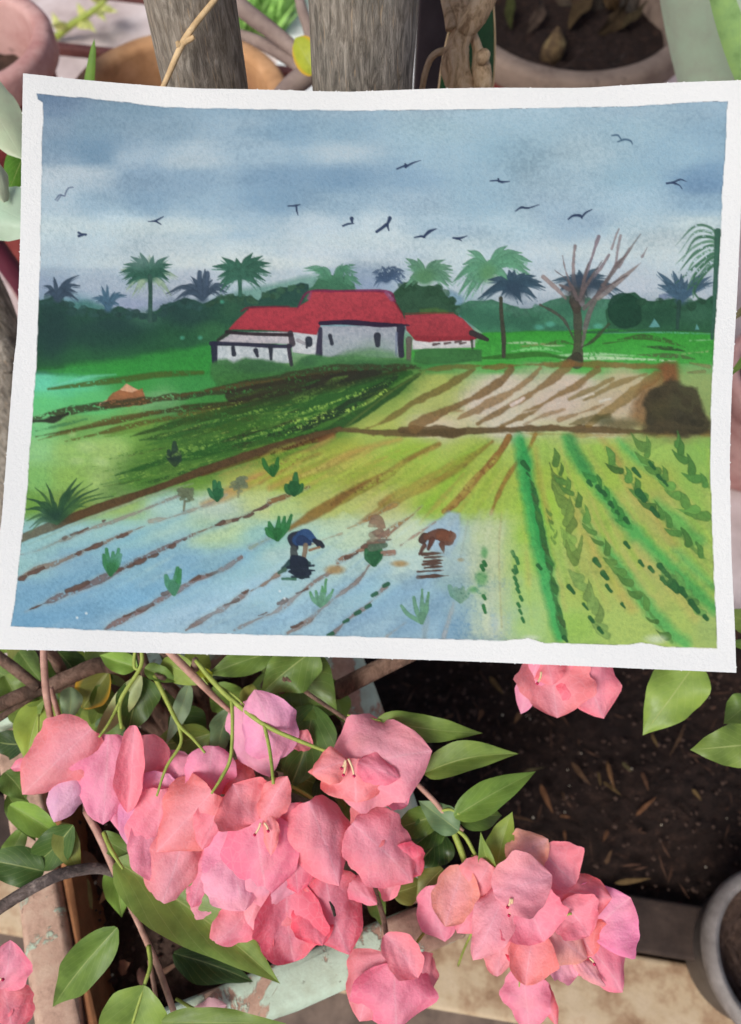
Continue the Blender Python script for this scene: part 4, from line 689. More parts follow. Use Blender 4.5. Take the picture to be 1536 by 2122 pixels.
poly([(1345,890),(1300,862),(1330,800),(1360,770),(1375,752),(1402,752),(1408,775),(1390,810),(1380,890)], (122,88,52), .7, soft=20, wob=8)
poly([(1365,760),(1378,750),(1400,752),(1408,790),(1380,800)], (124,78,50), .75, soft=12)
poly([(1338,895),(1335,840),(1350,810),(1380,795),(1395,784),(1420,798),(1440,808),(1455,835),(1468,860),(1472,893),(1450,905),(1400,900)], (62,58,42), .9, soft=10, wob=10, c2=(64,60,44))
bushy(1350, 1462, [825,797,805,835,868], (62,58,42), 30, 11, 9, .6); bushy(1345, 1468, [860,850,860,880], (58,56,42), 30, 14, 10, .6); blob(1370,850,30,26,(74,72,46),.5); blob(1290,880,50,14,(84,78,46),.7); blob(1250,870,24,12,(72,78,50),.6)
for p in [[(1430,752),(1470,760)],[(1425,772),(1460,770)]]: stroke(p, [3,8], (126,130,82), .7)
# middle field: brown furrows running down to the water
for p, w, c, a, so in [([(690,905),(600,955),(540,985),(470,1025),(420,1045)],[8,16,22,24,8],(184,142,82),.75,12),([(830,910),(740,935),(680,960),(560,1010)],[6,14,20,12],(186,146,82),.7,10),([(910,920),(850,950),(800,985),(740,1015),(660,1060),(600,1095)],[8,14,18,22,22,10],(140,104,52),.85,6),
    ([(980,940),(940,960),(890,990),(830,1020),(790,1045)],[5,8,14,18,12],(160,118,62),.8,7),([(1020,915),(980,945),(940,975),(890,1005),(800,1050),(740,1085)],[6,14,18,14,12,5],(150,106,54),.75,5),([(1055,905),(1030,945),(990,990),(940,1045),(920,1060)],[12,15,16,17,8],(152,108,58),.95,3),
    ([(1110,900),(1095,930),(1060,975),(1035,1020),(1018,1065)],[8,8,10,10,5],(156,118,58),.85,4),([(660,940),(600,965),(540,1000)],[6,10,6],(170,120,64),.6,8),([(760,1000),(715,1030),(690,1045)],[10,16,6],(120,86,46),.6,6)]: stroke(p, w, c, a, soft=so, wob=3)
stroke([(900,985),(960,950),(1010,918)],[14,24,10],(150,186,66),.5,soft=16); stroke([(870,1060),(920,1010),(960,975)],[10,26,12],(140,180,60),.6,soft=14)
stroke([(730,985),(820,945),(900,915)],[10,22,10],(150,178,62),.5,soft=16)
rr = np.random.RandomState(11)
for i in range(110):                                           # thin washes between the furrows
    x0 = rr.uniform(640, 1090); y0 = rr.uniform(905, 935); an = np.interp(x0, [640,900,1090], [2.75,2.6,2.0])+rr.uniform(-.08,.08); t0 = rr.uniform(0, 90); L = rr.uniform(60, 170)
    x0 += math.cos(an)*t0; y0 += math.sin(an)*t0; x1, y1 = x0+math.cos(an)*L, y0+math.sin(an)*L
    stroke([(x0,y0),((x0+x1)/2+rr.uniform(-4,4),(y0+y1)/2),(x1,y1)],[2,rr.uniform(4,14),2],[(176,192,82),(150,182,64),(196,190,100),(166,140,76),(140,172,60)][rr.randint(5)],rr.uniform(.2,.5),soft=6,wob=3,edge=0,dry=rr.uniform(0,.25))
for i in range(120):
    x0 = rr.uniform(1070, 1480); y0 = rr.uniform(910, 1150); k = (x0-1075)/400.; an = 1.45-k*.75+rr.uniform(-.06,.06); L = rr.uniform(50, 150); x1, y1 = min(1478, x0+math.cos(an)*L), min(1335, y0+math.sin(an)*L)
    stroke([(x0,y0),(x1,y1)],[3,rr.uniform(5,16)],[(176,196,92),(150,190,78),(188,180,104),(140,182,74),(192,204,116)][rr.randint(5)],rr.uniform(.2,.45),soft=8,wob=3,edge=0)
for i in range(90):
    x0 = rr.uniform(60, 900); y0 = rr.uniform(1090, 1310); an = np.interp(x0, [60,500,900], [-.4,-.5,-.75])+rr.uniform(-.06,.06); L = rr.uniform(40, 140); x1, y1 = x0+math.cos(an)*L, y0+math.sin(an)*L
    if y1 < 1130-.12*x0+40: continue
    stroke([(x0,y0),(x1,y1)],[3,rr.uniform(4,14),2],[(178,210,222),(120,170,205),(160,200,212),(190,215,205),(110,162,204)][rr.randint(5)],rr.uniform(.2,.4),soft=8,wob=3,edge=0)
poly([(880,1095),(930,1058),(955,1062),(950,1110),(935,1160),(870,1130)], (150,180,205), .8, soft=8, wob=5)
blob(820,1080,60,24,(205,214,185),.5); blob(700,1090,60,20,(196,212,175),.5)
for x, a in [(975,.5),(1000,.6),(1030,.5)]: stroke([(x+20,1060),(x+5,1150),(x+8,1310)],[6,14,18],(205,214,180),a,soft=14,wob=4)
_s = win(PX0, 1050, PX0+PW, PY0+PH); _k = np.clip((IMG[_s][..., 2]-IMG[_s][..., 0])*4-.2, 0, 1)[..., None]*.34; IMG[_s] = IMG[_s]*(1-_k)+_k*col((172,206,204))
_s = win(560, 890, 1500, 1340); _k = np.clip((IMG[_s][..., 1]-IMG[_s][..., 2])*4, 0, 1)[..., None]; IMG[_s] = np.clip(IMG[_s]*(1+_k*np.array([-.05,-.005,-.04], np.float32)), 0, 1)
# water: reflections and the ridges with clods
for p, w, c, a in [([(50,1245),(180,1190),(330,1135),(460,1090)],[24,34,30,14],(118,172,202),.5),([(60,1290),(250,1250),(420,1190),(560,1120)],[30,40,30,14],(112,168,202),.5),([(150,1150),(250,1120),(380,1070)],[16,20,10],(120,178,205),.5),([(300,1300),(480,1240),(600,1180)],[30,40,20],(168,204,224),.5),
    ([(540,1300),(700,1230),(800,1180)],[26,34,20],(140,184,212),.5),([(700,1305),(820,1240),(900,1190)],[26,36,20],(128,170,200),.55),([(820,1310),(900,1260),(960,1210)],[30,40,20],(118,158,186),.55),([(940,1310),(980,1250)],[50,40],(104,148,182),.5),([(400,1120),(560,1075)],[16,10],(200,222,160),.5),([(560,1150),(700,1120)],[16,12],(190,216,205),.5)]: stroke(p, w, c, a, soft=24, wob=6, edge=0)
def ridge(pts, w, c=(126,108,100), clods=(), a=.9):
    w = np.array(w)*.8; stroke(pts, w*1.7, (170,184,180), .4, soft=6, wob=4); stroke(pts, w, tuple(np.array(c)*1.05), a*.85, wob=5, edge=.25, dry=.1)
    for x, y, ww, hh in clods: stroke([(x-ww/2,y+ww*.2),(x,y+hh*.1),(x+ww/2,y-ww*.2)],[hh*.55,hh*.85,hh*.6],(104,80,70),.85,wob=5,edge=.3)
ridge([(40,1150),(80,1140),(130,1118),(190,1095),(250,1075),(300,1055),(390,1020)],[6,7,9,8,6,8,6],(140,138,126),[(133,1114,8,7),(165,1101,36,9),(216,1079,5,5)])
ridge([(42,1198),(80,1180),(120,1165),(180,1140),(250,1110),(300,1090)],[10,16,14,10,9,3],(130,112,96),[(47,1197,14,11),(75,1184,30,14),(195,1133,34,11),(253,1110,20,9),(162,1146,12,8)])
ridge([(52,1268),(120,1238),(200,1205),(260,1175),(320,1145),(400,1108)],[4,13,15,12,11,5],(108,92,92),[(75,1258,30,9),(160,1216,44,14),(248,1180,16,9),(270,1172,16,10),(290,1163,22,12),(318,1152,18,9),(357,1131,10,10),(384,1118,7,7)])
ridge([(400,1108),(440,1092),(490,1075),(560,1045)],[4,5,6,6],(126,108,86),[(455,1085,16,8),(492,1075,16,8),(515,1068,20,12),(540,1053,30,10)])
ridge([(560,1040),(600,1026),(640,1010)],[10,9,5],(120,80,46))
ridge([(310,1082),(360,1070),(430,1045),(470,1025)],[9,8,7,5],(156,150,132),(),.75)
ridge([(218,1304),(270,1275),(320,1250),(360,1228),(400,1205),(460,1180),(500,1155)],[8,16,13,11,12,10,8],(120,92,88),[(268,1272,20,12),(300,1258,30,13),(345,1228,14,12),(402,1200,22,9),(440,1188,20,8)])
ridge([(520,1135),(560,1115),(600,1100)],[12,8,5],(136,150,120),(),.6)
ridge([(385,1306),(420,1285),(470,1255),(510,1228)],[6,10,12,14],(118,98,92),[(480,1248,26,9),(508,1226,12,10)])
ridge([(520,1225),(550,1208),(575,1190)],[3,7,10],(130,108,92)); ridge([(485,1306),(530,1285),(580,1262),(640,1215),(700,1175)],[5,10,13,8,4],(130,112,104),[(545,1272,18,11),(585,1247,18,9),(625,1225,22,8)])
ridge([(595,1313),(640,1285),(680,1250),(740,1205),(765,1172)],[8,12,9,10,6],(134,118,110),[(615,1295,22,9)])
ridge([(685,1318),(720,1285),(760,1255),(800,1215)],[7,9,6,9],(128,112,106)); ridge([(700,1165),(735,1145),(790,1120),(830,1085)],[7,10,8,5],(140,98,76),[(730,1150,24,9),(760,1130,20,10)])
ridge([(640,1130),(680,1115),(708,1105)],[4,7,6],(156,132,110)); ridge([(720,1095),(760,1078),(820,1045)],[4,7,7],(156,112,64)); ridge([(805,1095),(845,1075),(875,1048)],[4,8,5],(150,116,76)); ridge([(830,1130),(860,1110),(902,1082)],[4,5,3],(160,130,112)); ridge([(790,1150),(815,1145)],[6,8],(160,128,108))
ridge([(800,1320),(840,1290)],[5,5],(170,165,160),(),.6); ridge([(920,1320),(935,1270),(940,1250)],[6,8,5],(160,160,160),(),.6); ridge([(880,1320),(884,1280)],[8,10],(120,150,160),(),.5)
for x, y in [(800,1212),(776,1232),(763,1256),(741,1270),(717,1287),(685,1315)]: stroke([(x-4,y+2),(x+4,y-2)],[8,9],(44,96,70),.9)
# tufts of seedlings
def tuft(x, y, tips, c=(62,136,84), w=9):
    w = w*1.3
    for tx, ty in tips: stroke([(x,y),((x+tx)/2+(tx-x)*.18,(y+ty)/2),(tx,ty)],[w*.7,w,w*.5],c,.92,wob=2.5)
    stroke([(x,y-14),(x,y)],[w*1.6,w*.6],tuple(int(v*.85) for v in c),.7)
tuft(230,1190,[(215,1150),(221,1138),(235,1145),(246,1138),(250,1150)]); tuft(360,1230,[(344,1194),(368,1178),(374,1182),(355,1205)],w=11)
tuft(362,962,[(350,935),(362,918),(372,940)],(42,66,52),12); tuft(566,985,[(545,952),(576,950),(562,968)],(46,112,52),9); tuft(610,1024,[(594,1006),(613,982),(626,1005),(604,1000)],(42,104,58),13)
tuft(450,1036,[(433,1015),(445,998),(455,1000),(460,1015)],(46,112,70),10); tuft(575,1118,[(552,1096),(558,1082),(578,1072),(590,1072),(604,1068)],(48,122,66),10); tuft(775,1168,[(760,1142),(775,1136),(788,1140),(782,1132)],(50,112,72),14)
tuft(664,1256,[(643,1228),(655,1225),(668,1215),(676,1202),(690,1222),(682,1232)],(92,160,104),8); tuft(874,1290,[(832,1255),(858,1238),(875,1222),(888,1228),(886,1240)],(98,156,108),8); tuft(955,1245,[(932,1215),(945,1220),(972,1222),(960,1218)],(70,132,96),12)
for cx, cy, sc in [(385,1028,1.),(498,1000,1.)]:
    for i in range(26): a_ = r.uniform(0,6.28); q = r.uniform(0,20)*sc; stroke([(cx+math.cos(a_)*q-3,cy+math.sin(a_)*q),(cx+math.cos(a_)*q+3,cy+math.sin(a_)*q-2)],[7,8],(112,126,96),.8,wob=4)
    stroke([(cx-2,cy+10),(cx-4,cy+30)],[5,4],(120,122,96),.8)
# figures at work and their reflections
for p, w, c in [([(612,1135),(608,1115),(618,1105)],[14,24,12],(40,46,58)),([(618,1118),(632,1110),(650,1118)],[26,30,14],(44,74,118)),([(625,1120),(640,1125)],[24,14],(38,58,92)),([(652,1120),(662,1126),(668,1130)],[10,15,10],(36,40,52)),([(608,1138),(610,1150)],[14,16],(72,80,80)),
    ([(634,1130),(630,1152)],[11,9],(132,116,96)),([(642,1140),(662,1134)],[5,4],(150,116,88)),([(586,1178),(612,1162),(640,1168)],[8,20,10],(44,72,74)),([(608,1158),(620,1172),(624,1192)],[16,40,14],(34,44,60)),([(604,1186),(625,1190),(642,1188)],[5,20,6],(34,44,60)),
    ([(596,1176),(650,1172)],[6,4],(36,48,62)),([(600,1184),(652,1182)],[4,3],(36,48,62)),([(606,1196),(640,1196)],[5,3],(40,56,66)),([(586,1200),(612,1200)],[3,6],(70,120,96)),([(578,1186),(590,1180)],[6,10],(70,104,86))]: stroke(p, w, c, .95, wob=3)
for p, w, c in [([(766,1090),(782,1080),(796,1092)],[6,28,8],(140,118,96)),([(770,1108),(788,1104)],[12,18],(136,116,98)),([(772,1120),(800,1104),(806,1098)],[10,10,5],(140,116,100)),([(766,1124),(795,1122)],[10,8],(128,108,92)),([(785,1120),(810,1118)],[3,3],(120,120,108)),
    ([(770,1135),(800,1130)],[14,8],(92,118,96)),([(792,1145),(816,1142)],[4,5],(160,128,112))]: stroke(p, w, c, .92, wob=3)
for p, w, c in [([(876,1118),(880,1112)],[16,16],(72,54,48)),([(884,1112),(908,1108),(928,1116)],[12,24,30],(98,66,54)),([(912,1110),(934,1112)],[20,22],(112,72,54)),([(896,1118),(888,1138)],[12,4],(84,56,48)),([(880,1130),(870,1148)],[6,4],(90,64,56)),([(916,1128),(920,1146)],[14,5],(92,62,52)),
    ([(934,1102),(938,1122)],[5,5],(112,72,54))]: stroke(p, w, c, .95, wob=3)
for y, x0, x1, w in [(1147,876,922,6),(1154,880,924,4),(1162,878,918,5),(1168,876,914,7),(1175,880,916,5),(1183,866,920,5),(1194,866,930,9)]: stroke([(x0,y+2),((x0+x1)/2,y),(x1,y-1)],[w,w*1.1,2],(86,62,52),.92,wob=2.5)
for x, y, rx, ry in [(693,1180,17,8),(830,1168,16,6),(955,1160,7,4)]: blob(x, y, rx*1.2, ry*1.2, (168,144,98), .9)
# right field: vivid rows, pale leaf chains and dark dabs
stroke([(1078,910),(1086,960),(1100,1040),(1118,1130),(1136,1210),(1148,1270),(1160,1320)],[26,34,34,34,32,28,20],(56,168,90),.8,soft=14,wob=6)
stroke([(1082,912),(1092,980),(1110,1070),(1128,1160)],[10,16,14,8],(44,150,76),.6,soft=8,wob=5)
stroke([(1096,985),(1112,1050),(1130,1130),(1148,1220),(1160,1290),(1175,1330)],[3,8,10,12,12,5],(58,106,58),.75,soft=4,wob=7,dry=.06)
rr = np.random.RandomState(31)
for i in range(34):
    f = rr.rand(); x = np.interp(f, [0,.25,.5,.75,1], [1098,1114,1132,1150,1168]); y = 990+f*330; stroke([(x-rr.uniform(0,5),y-12),(x+4,y),(x+rr.uniform(6,12),y+10)],[3,rr.uniform(7,12),2],(58+rr.randint(-8,14),110+rr.randint(-10,14),58),.8,wob=4)
for p, w, c, a in [([(1170,905),(1200,960),(1240,1010),(1280,1060),(1330,1120),(1390,1180),(1480,1260)],[10,20,18,22,24,24,18],(76,168,84),.75),([(1280,910),(1320,950),(1370,990)],[6,12,8],(84,172,92),.7),([(1360,1040),(1400,1080),(1450,1120)],[10,26,16],(84,172,84),.6),
    ([(1210,1080),(1270,1160),(1320,1230),(1370,1290),(1420,1335)],[8,20,22,22,20],(84,176,92),.7),([(1180,905),(1210,965),(1225,985)],[8,16,8],(60,140,74),.7),([(1400,1140),(1440,1180),(1478,1215)],[10,16,12],(96,178,96),.6)]: stroke(p, np.array(w)*1.3, c, min(1, a*1.15), soft=16, wob=7, edge=.02)
for p, w, c in [([(1270,930),(1300,1000),(1350,1060),(1400,1130)],[10,16,14,14],(182,160,88)),([(1160,1000),(1200,1080),(1260,1180),(1310,1260)],[10,18,30,24],(190,172,92)),([(1320,1130),(1380,1200),(1440,1280)],[20,26,20],(196,184,104)),([(1110,930),(1118,1000),(1140,1080)],[4,6,5],(160,130,62)),([(1245,905),(1285,960)],[10,8],(176,140,84))]: stroke(p, w, c, .5, soft=16, edge=0)
def chain(pts, c, w, n, a=.85, seed=0):
    q = curve(pts, 12); rr = np.random.RandomState(seed); L = len(q); w *= 1.15; n = int(n*1.25)
    stroke(pts, [w*.25, w*.5, w*.25, w*.55, w*.3], c, a*.7, wob=6, soft=3, dry=.12)
    for i in range(n):
        k = min(L-2, int((i+.5)/n*L)); x, y = q[k]; dx, dy = q[k+1]-q[k]; l = math.hypot(dx,dy)+1e-6; dx/=l; dy/=l
        sgn = 1 if rr.rand() < .5 else -1; ln = w*rr.uniform(1.2,2.2); c_ = tuple(np.clip(np.array(c)*rr.uniform(.84,1.18), 0, 255))
        stroke([(x,y),(x-dy*sgn*w*.5-dx*ln*.4,y+dx*sgn*w*.5-dy*ln*.4),(x-dy*sgn*w*.75-dx*ln,y+dx*sgn*w*.75-dy*ln)],[w*rr.uniform(.7,1.2),w*rr.uniform(.5,.9),1.5],c_,a,wob=4,edge=.16)
chain([(1160,990),(1168,1040),(1178,1090),(1190,1140),(1192,1170)],(116,152,72),19,8,.85,1); chain([(1200,1190),(1220,1240),(1240,1280),(1262,1325)],(126,164,86),19,7,.85,2)
chain([(1148,955),(1170,1000),(1190,1030),(1230,1100),(1262,1150),(1300,1200),(1340,1260),(1392,1330)],(84,132,62),14,14,.85,3)
chain([(1262,950),(1300,990),(1335,1030),(1372,1072),(1410,1110),(1462,1160)],(74,128,60),15,9,.85,4); chain([(1332,920),(1350,960),(1385,1000),(1420,1045),(1472,1075)],(88,142,66),17,8,.85,5)
chain([(1400,915),(1415,945),(1440,985),(1470,1010)],(70,122,58),15,5,.9,6); chain([(1225,985),(1250,1020),(1282,1065),(1310,1095)],(64,142,66),13,5,.8,7); chain([(1370,1180),(1420,1220),(1466,1280)],(92,146,74),14,5,.75,8)
chain([(1140,1060),(1148,1100),(1150,1130)],(90,132,60),8,4,.7,9)
for x, y, l, w in [(1090,967,16,9),(1095,984,8,6),(1223,1002,8,9),(1242,1013,10,10),(1252,1022,8,8),(1268,1047,8,9),(1280,1062,6,7),(1300,1080,9,10),(1320,980,16,8),(1352,965,14,8),(1368,990,9,8),(1380,1002,8,8),(1330,1028,16,14),(1358,1062,16,10),(1238,1167,12,11),(1254,1193,11,11),(1262,1220,12,8),(1300,1130,10,6),(1330,1168,9,7),(1350,1180,9,8),(1372,1178,12,11),(1385,1193,8,8),(1376,1204,10,8),(1398,1216,14,18),(1416,1228,12,11),(1440,1258,20,11),(1463,1280,7,8),(1292,1256,8,6),(1214,1258,12,7),(1226,1284,10,8),(1245,1307,10,8),(1184,1222,14,7),(1172,1325,8,8),(1118,1175,8,8)]:
    stroke([(x-l*.4,y-l*.5),(x+l*.4,y+l*.5)],[w*1.15,w*.8],(44,100,54),.95,wob=2.5)
for x, y, l in [(1064,1148,12),(1072,1162,14),(1070,1180,14),(1066,1185,8),(1068,1200,8),(1072,1212,9),(1074,1224,9),(1080,1240,9),(1075,1254,8),(1079,1268,9),(1084,1285,10),(1005,1168,10),(1000,1177,9),(1004,1262,18),(1004,1238,8)]: stroke([(x-2,y-l*.4),(x+2,y+l*.4)],[7,6],(44,112,60),.92,wob=1.4)
for x, y, rx, ry in [(1004,1145,10,14),(998,1200,16,20),(980,1222,14,10),(1000,1230,14,12)]: blob(x, y, rx, ry, (78,150,86), .7)
stroke([(1040,1060),(1034,1150),(1040,1300)],[3,4,4],(170,160,110),.5,soft=4); stroke([(970,1080),(955,1150)],[4,4],(160,170,150),.4,soft=4)
blob(1360,1325,26,12,(206,222,190),.8); blob(1100,1322,22,8,(210,225,200),.7)
# backruns and blooms left by the drying washes
rr = np.random.RandomState(19)
for i in range(46):
    x, y = (rr.uniform(110, 1470), rr.uniform(225, 520)) if i < 16 else (rr.uniform(70, 1460), rr.uniform(900, 1310)); q = rr.uniform(16, 60); br = np.median(IMG[int(y)-PY0-40:int(y)-PY0+40, max(0, int(x)-PX0-60):int(x)-PX0+60].reshape(-1, 3), 0)*255; f = rr.choice([1.07, .94, 1.09, .92])
    poly([(x+math.cos(t)*q*rr.uniform(.6, 1.5)*(1.7 if i < 16 else 1.), y+math.sin(t)*q*rr.uniform(.4, .8)) for t in np.linspace(0, 5.8, 11)], tuple(np.clip(br*f, 0, 255)), rr.uniform(.15, .4), soft=30 if i < 16 else rr.choice([4, 8, 20]), wob=10, edge=0. if i < 16 else .12, smooth=True)
blob(110,690,60,60,(30,60,58),.5); blob(250,700,90,30,(32,72,58),.45); blob(620,815,100,14,(40,50,36),.45,-.2); blob(750,785,90,12,(38,46,34),.5,-.2)
for p in [[(330,905),(450,872),(560,845)],[(420,935),(540,900),(640,865)],[(300,960),(400,932),(500,905)],[(560,880),(660,845),(750,812)]]: stroke(p, [2,9,2], (128,172,76), .55, dry=.3, soft=3, wob=4, edge=0)
for x, w_, c_, a_ in [(965,26,(168,190,176),.5),(990,30,(186,204,168),.6),(1015,26,(196,208,170),.5),(1045,24,(178,200,130),.5),(940,20,(150,180,186),.4)]: stroke([(x+18,1075),(x+4,1150),(x,1240),(x+6,1318)],[w_*.4,w_,w_,w_*.8],c_,a_,soft=26,wob=8,edge=0,dry=.08)
for x, y, rx, ry in [(1004,1145,8,12),(998,1200,13,16),(982,1222,12,9)]: blob(x, y, rx, ry, (78,150,86), .6)
for x, y, l in [(1005,1168,10),(1000,1177,9),(1004,1262,18),(1004,1238,8)]: stroke([(x-2,y-l*.4),(x+2,y+l*.4)],[8,7],(44,112,60),.9,wob=2)
# birds
BD = (48,66,98)
for ps in [[([(823,350),(835,345),(842,342)],[3,4,5]),([(841,346),(855,338),(873,332)],[5,4,1.5]),([(840,340),(841,346)],[4,5])], [([(1016,375),(1030,374),(1040,377),(1056,376)],[2,3,5,1.5]),([(1033,371),(1034,377)],[4,3])],
  [([(1068,438),(1080,430),(1095,431),(1118,424)],[2,5,4,1.5])], [([(1178,454),(1188,447),(1202,447),(1206,452)],[3,5,6,3]),([(1206,450),(1214,441),(1227,434)],[4,4,1.5])], [([(1382,380),(1395,378),(1410,372),(1422,376)],[4,5,4,1.5]),([(1396,379),(1408,384),(1414,392)],[5,3,1.5])],
  [([(597,427),(612,426),(622,424)],[3,4,2]),([(614,426),(615,436),(618,446)],[4,4,1.5])], [([(711,468),(722,464),(733,463)],[4,4,2]),([(729,453),(730,460)],[8,4])], [([(781,480),(790,474),(800,466)],[6,6,7]),([(803,464),(807,456),(808,452)],[5,7,8]),([(803,466),(806,478)],[6,2])],
  [([(859,492),(872,490),(880,491)],[3,5,5]),([(878,491),(890,480),(905,474)],[5,7,2])], [([(939,493),(952,494),(968,489)],[4,6,1.5]),([(948,494),(957,499)],[4,2])], [([(307,459),(322,458)],[1.5,4]),([(322,458),(339,449)],[5,2]),([(324,459),(334,465)],[4,2])],
  [([(163,482),(170,485),(178,486)],[5,3,5]),([(164,489),(172,487)],[6,4])]]:
    for p, w in ps: stroke(p, w, BD, .95, soft=1.3, wob=.6)
for p, w in [([(152,388),(142,390),(136,400),(134,406),(124,404),(115,414)],[2,3,3,3,3,2]),([(128,404),(119,416)],[2,2])]: stroke(p, w, (92,108,138), .9, wob=.5)
for p, w in [([(1268,281),(1280,280),(1287,288)],[2,4,3]),([(1280,294),(1295,289),(1307,292),(1311,299)],[3,5,4,2])]: stroke(p, w, (82,116,142), .95, wob=.6)
# splashes
for x, y in [(179,1271),(160,1280),(580,1225),(590,1240)]: blob(x, y, 3, 3, (225,238,240), .9)
# taped white border with slightly bled edges, tooth of the paper
BORD = [(76,194),(200,205),(340,222),(500,226),(700,229),(900,228),(1020,226),(1200,222),(1310,220),(1400,214),(1508,209),(1502,330),(1497,400),(1494,480),(1490,560),(1485,640),(1478,740),(1474,840),(1472,930),(1473,1000),(1476,1100),(1480,1200),(1487,1344),(1380,1340),(1330,1332),(1300,1337),(1130,1333),(1095,1322),(1050,1328),(950,1325),(680,1318),(480,1314),(280,1309),(22,1298),(30,1255),(35,1210),(42,1150),(50,1080),(58,1000),(63,920),(70,830),(76,750),(80,640),(83,560),(85,400),(89,250),(90,214),(78,206)]
PAINT = np.clip(IMG*.945+.01, 0, 1); IMG[:] = 0; poly(BORD, (255,255,255), 1, soft=1.6, wob=1.8, edge=.10)
M = np.clip(IMG[..., :1]*1.0, 0, 1); ED = np.where(M > .5, M, 1.); M = (M > .2)*np.clip(M*1.15, 0, 1)
WHITE = col((237,241,240))*(1+.006*N_BIG[..., None])
g = (1+.034*N_GR+.016*N_FINE)[..., None]*(1+np.stack([N_FINE*.02, N_FINE*0, -N_FINE*.012], -1))
IMG[:] = np.clip(PAINT*ED*g, 0, 1)*M+WHITE*(1+.008*N_GR[..., None])*(1-M)
# ------------------------------------------------------------------ the sheet of watercolour paper, softly curled
E_T = [(48,152),(200,168),(380,182),(512,185),(700,190),(760,189),(900,184),(1024,182),(1200,182),(1290,177),(1400,171),(1545,166)]
E_L = [(48,152),(45,320),(42,500),(36,680),(30,740),(25,800),(15,930),(5,1060),(0,1110),(-8,1220),(-16,1345)]
E_B = [(-16,1345),(200,1350),(480,1357),(700,1362),(960,1370),(1200,1380),(1526,1394)]
E_R = [(1545,166),(1536,420),(1530,560),(1526,640),(1517,800),(1513,930),(1513,1000),(1516,1150),(1522,1280),(1526,1394)]
def edge_fn(e):
    q = curve(e, 8); d = np.r_[0, np.cumsum(np.hypot(*np.diff(q, axis=0).T))]; d /= d[-1]
    return lambda t: np.stack([np.interp(t, d, q[:, 0]), np.interp(t, d, q[:, 1])], -1)
def build_sheet(NU=800, NV=640):
    u = np.linspace(0, 1, NU+1); v = np.linspace(0, 1, NV+1); fT, fB, fL, fR = (edge_fn(e) for e in (E_T, E_B, E_L, E_R))
    U, V = np.meshgrid(u, v); U_, V_ = U[..., None], V[..., None]
    c00, c10, c01, c11 = (np.array(q, float) for q in (E_T[0], E_T[-1], E_B[0], E_B[-1]))
    S = (1-V_)*fT(u)[None]+V_*fB(u)[None]+(1-U_)*fL(v)[:, None]+U_*fR(v)[:, None]-((1-U_)*(1-V_)*c00+U_*(1-V_)*c10+(1-U_)*V_*c01+U_*V_*c11)
    rs = np.random.RandomState(4)                     # torn fibres along the edges
    for axis, n in ((0, NV+1), (1, NU+1)):
        for side in (0, -1):
            fr = np.zeros(n); k = rs.choice(n, 60); fr[k] = rs.uniform(.3, 2.6, 60)*(rs.rand(60) < .45); fr += .22*np.abs(rs.randn(n)); fr *= (1 if side else -1)
            if axis == 0: S[:, side, 0] += fr
            else: S[side, :, 1] += fr
    # depth along the sight line: nearly square-on, bowed a little
    D = .377-.013*V+.007*np.sin(math.pi*U)*(1-.5*V)-.004*U-.0035*np.exp(-((U)**2+(V)**2)/.01)+.0016*np.sin(U*7+V*3)*np.sin(V*5+.6)+.0007*np.sin(U*17-V*9)
    X, Y = S[..., 0], S[..., 1]
    f, up_ = np.array(_f), np.array(_u)
    W = np.array(CAMP)+D[..., None]*(f+np.array([1., 0, 0])*((X-768)/FPX)[..., None]+up_*((1061-Y)/FPX)[..., None])
    # pigment
    xi = np.clip(X-PX0, 0, PW-2); yi = np.clip(Y-PY0, 0, PH-2); x0, y0 = xi.astype(int), yi.astype(int); fx, fy = (xi-x0)[..., None], (yi-y0)[..., None]
    C = IMG[y0, x0]*(1-fx)*(1-fy)+IMG[y0, x0+1]*fx*(1-fy)+IMG[y0+1, x0]*(1-fx)*fy+IMG[y0+1, x0+1]*fx*fy
    C = np.where(C <= .04045, C/12.92, ((C+.055)/1.055)**2.4)/np.array(_pw)*.64
    nv = (NU+1)*(NV+1); front = W.reshape(-1, 3); n_ = -np.array(_f)
    idx = np.arange(nv).reshape(NV+1, NU+1); q = np.stack([idx[:-1, :-1], idx[1:, :-1], idx[1:, 1:], idx[:-1, 1:]], -1).reshape(-1, 4)
    me = bpy.data.meshes.new('sheet'); me.vertices.add(nv); me.vertices.foreach_set('co', front.astype(np.float32).ravel())
    me.loops.add(q.size); me.loops.foreach_set('vertex_index', q.astype(np.int32).ravel()); me.polygons.add(len(q)); me.polygons.foreach_set('loop_start', np.arange(0, q.size, 4, dtype=np.int32))
    me.polygons.foreach_set('loop_total', np.full(len(q), 4, np.int32)) if False else None
    me.update(calc_edges=True); me.polygons.foreach_set('use_smooth', np.ones(len(q), bool))
    at = me.color_attributes.new('paint', 'FLOAT_COLOR', 'POINT'); at.data.foreach_set('color', np.c_[np.clip(C.reshape(-1, 3), 0, 1), np.ones(nv)].astype(np.float32).ravel())
    # blank back, half a millimetre behind
    k = 8; bi = idx[::k, ::k]; bw = front[bi.ravel()]+np.array(_f)*.0006; nb = bi.shape; ib = np.arange(bw.shape[0]).reshape(nb)
    fb = [(int(ib[j, i]), int(ib[j, i+1]), int(ib[j+1, i+1]), int(ib[j+1, i])) for j in range(nb[0]-1) for i in range(nb[1]-1)]
    return me, mesh('sheet_back', bw, fb)
sheet_me, back_me = build_sheet()
sheet = link('painting', sheet_me, M_SHEET); tag(sheet, 'watercolour painting of red roofed farmhouse and rice fields on white paper', 'painting')
b = MB('paper_back', .9, .2); b.color((.63, .64, .63, 1)); b.bump(b.noise(900, 3), .2, .0005)
link('paper_back', back_me, b.m, sheet)
del IMG, PAINT, XX, YY
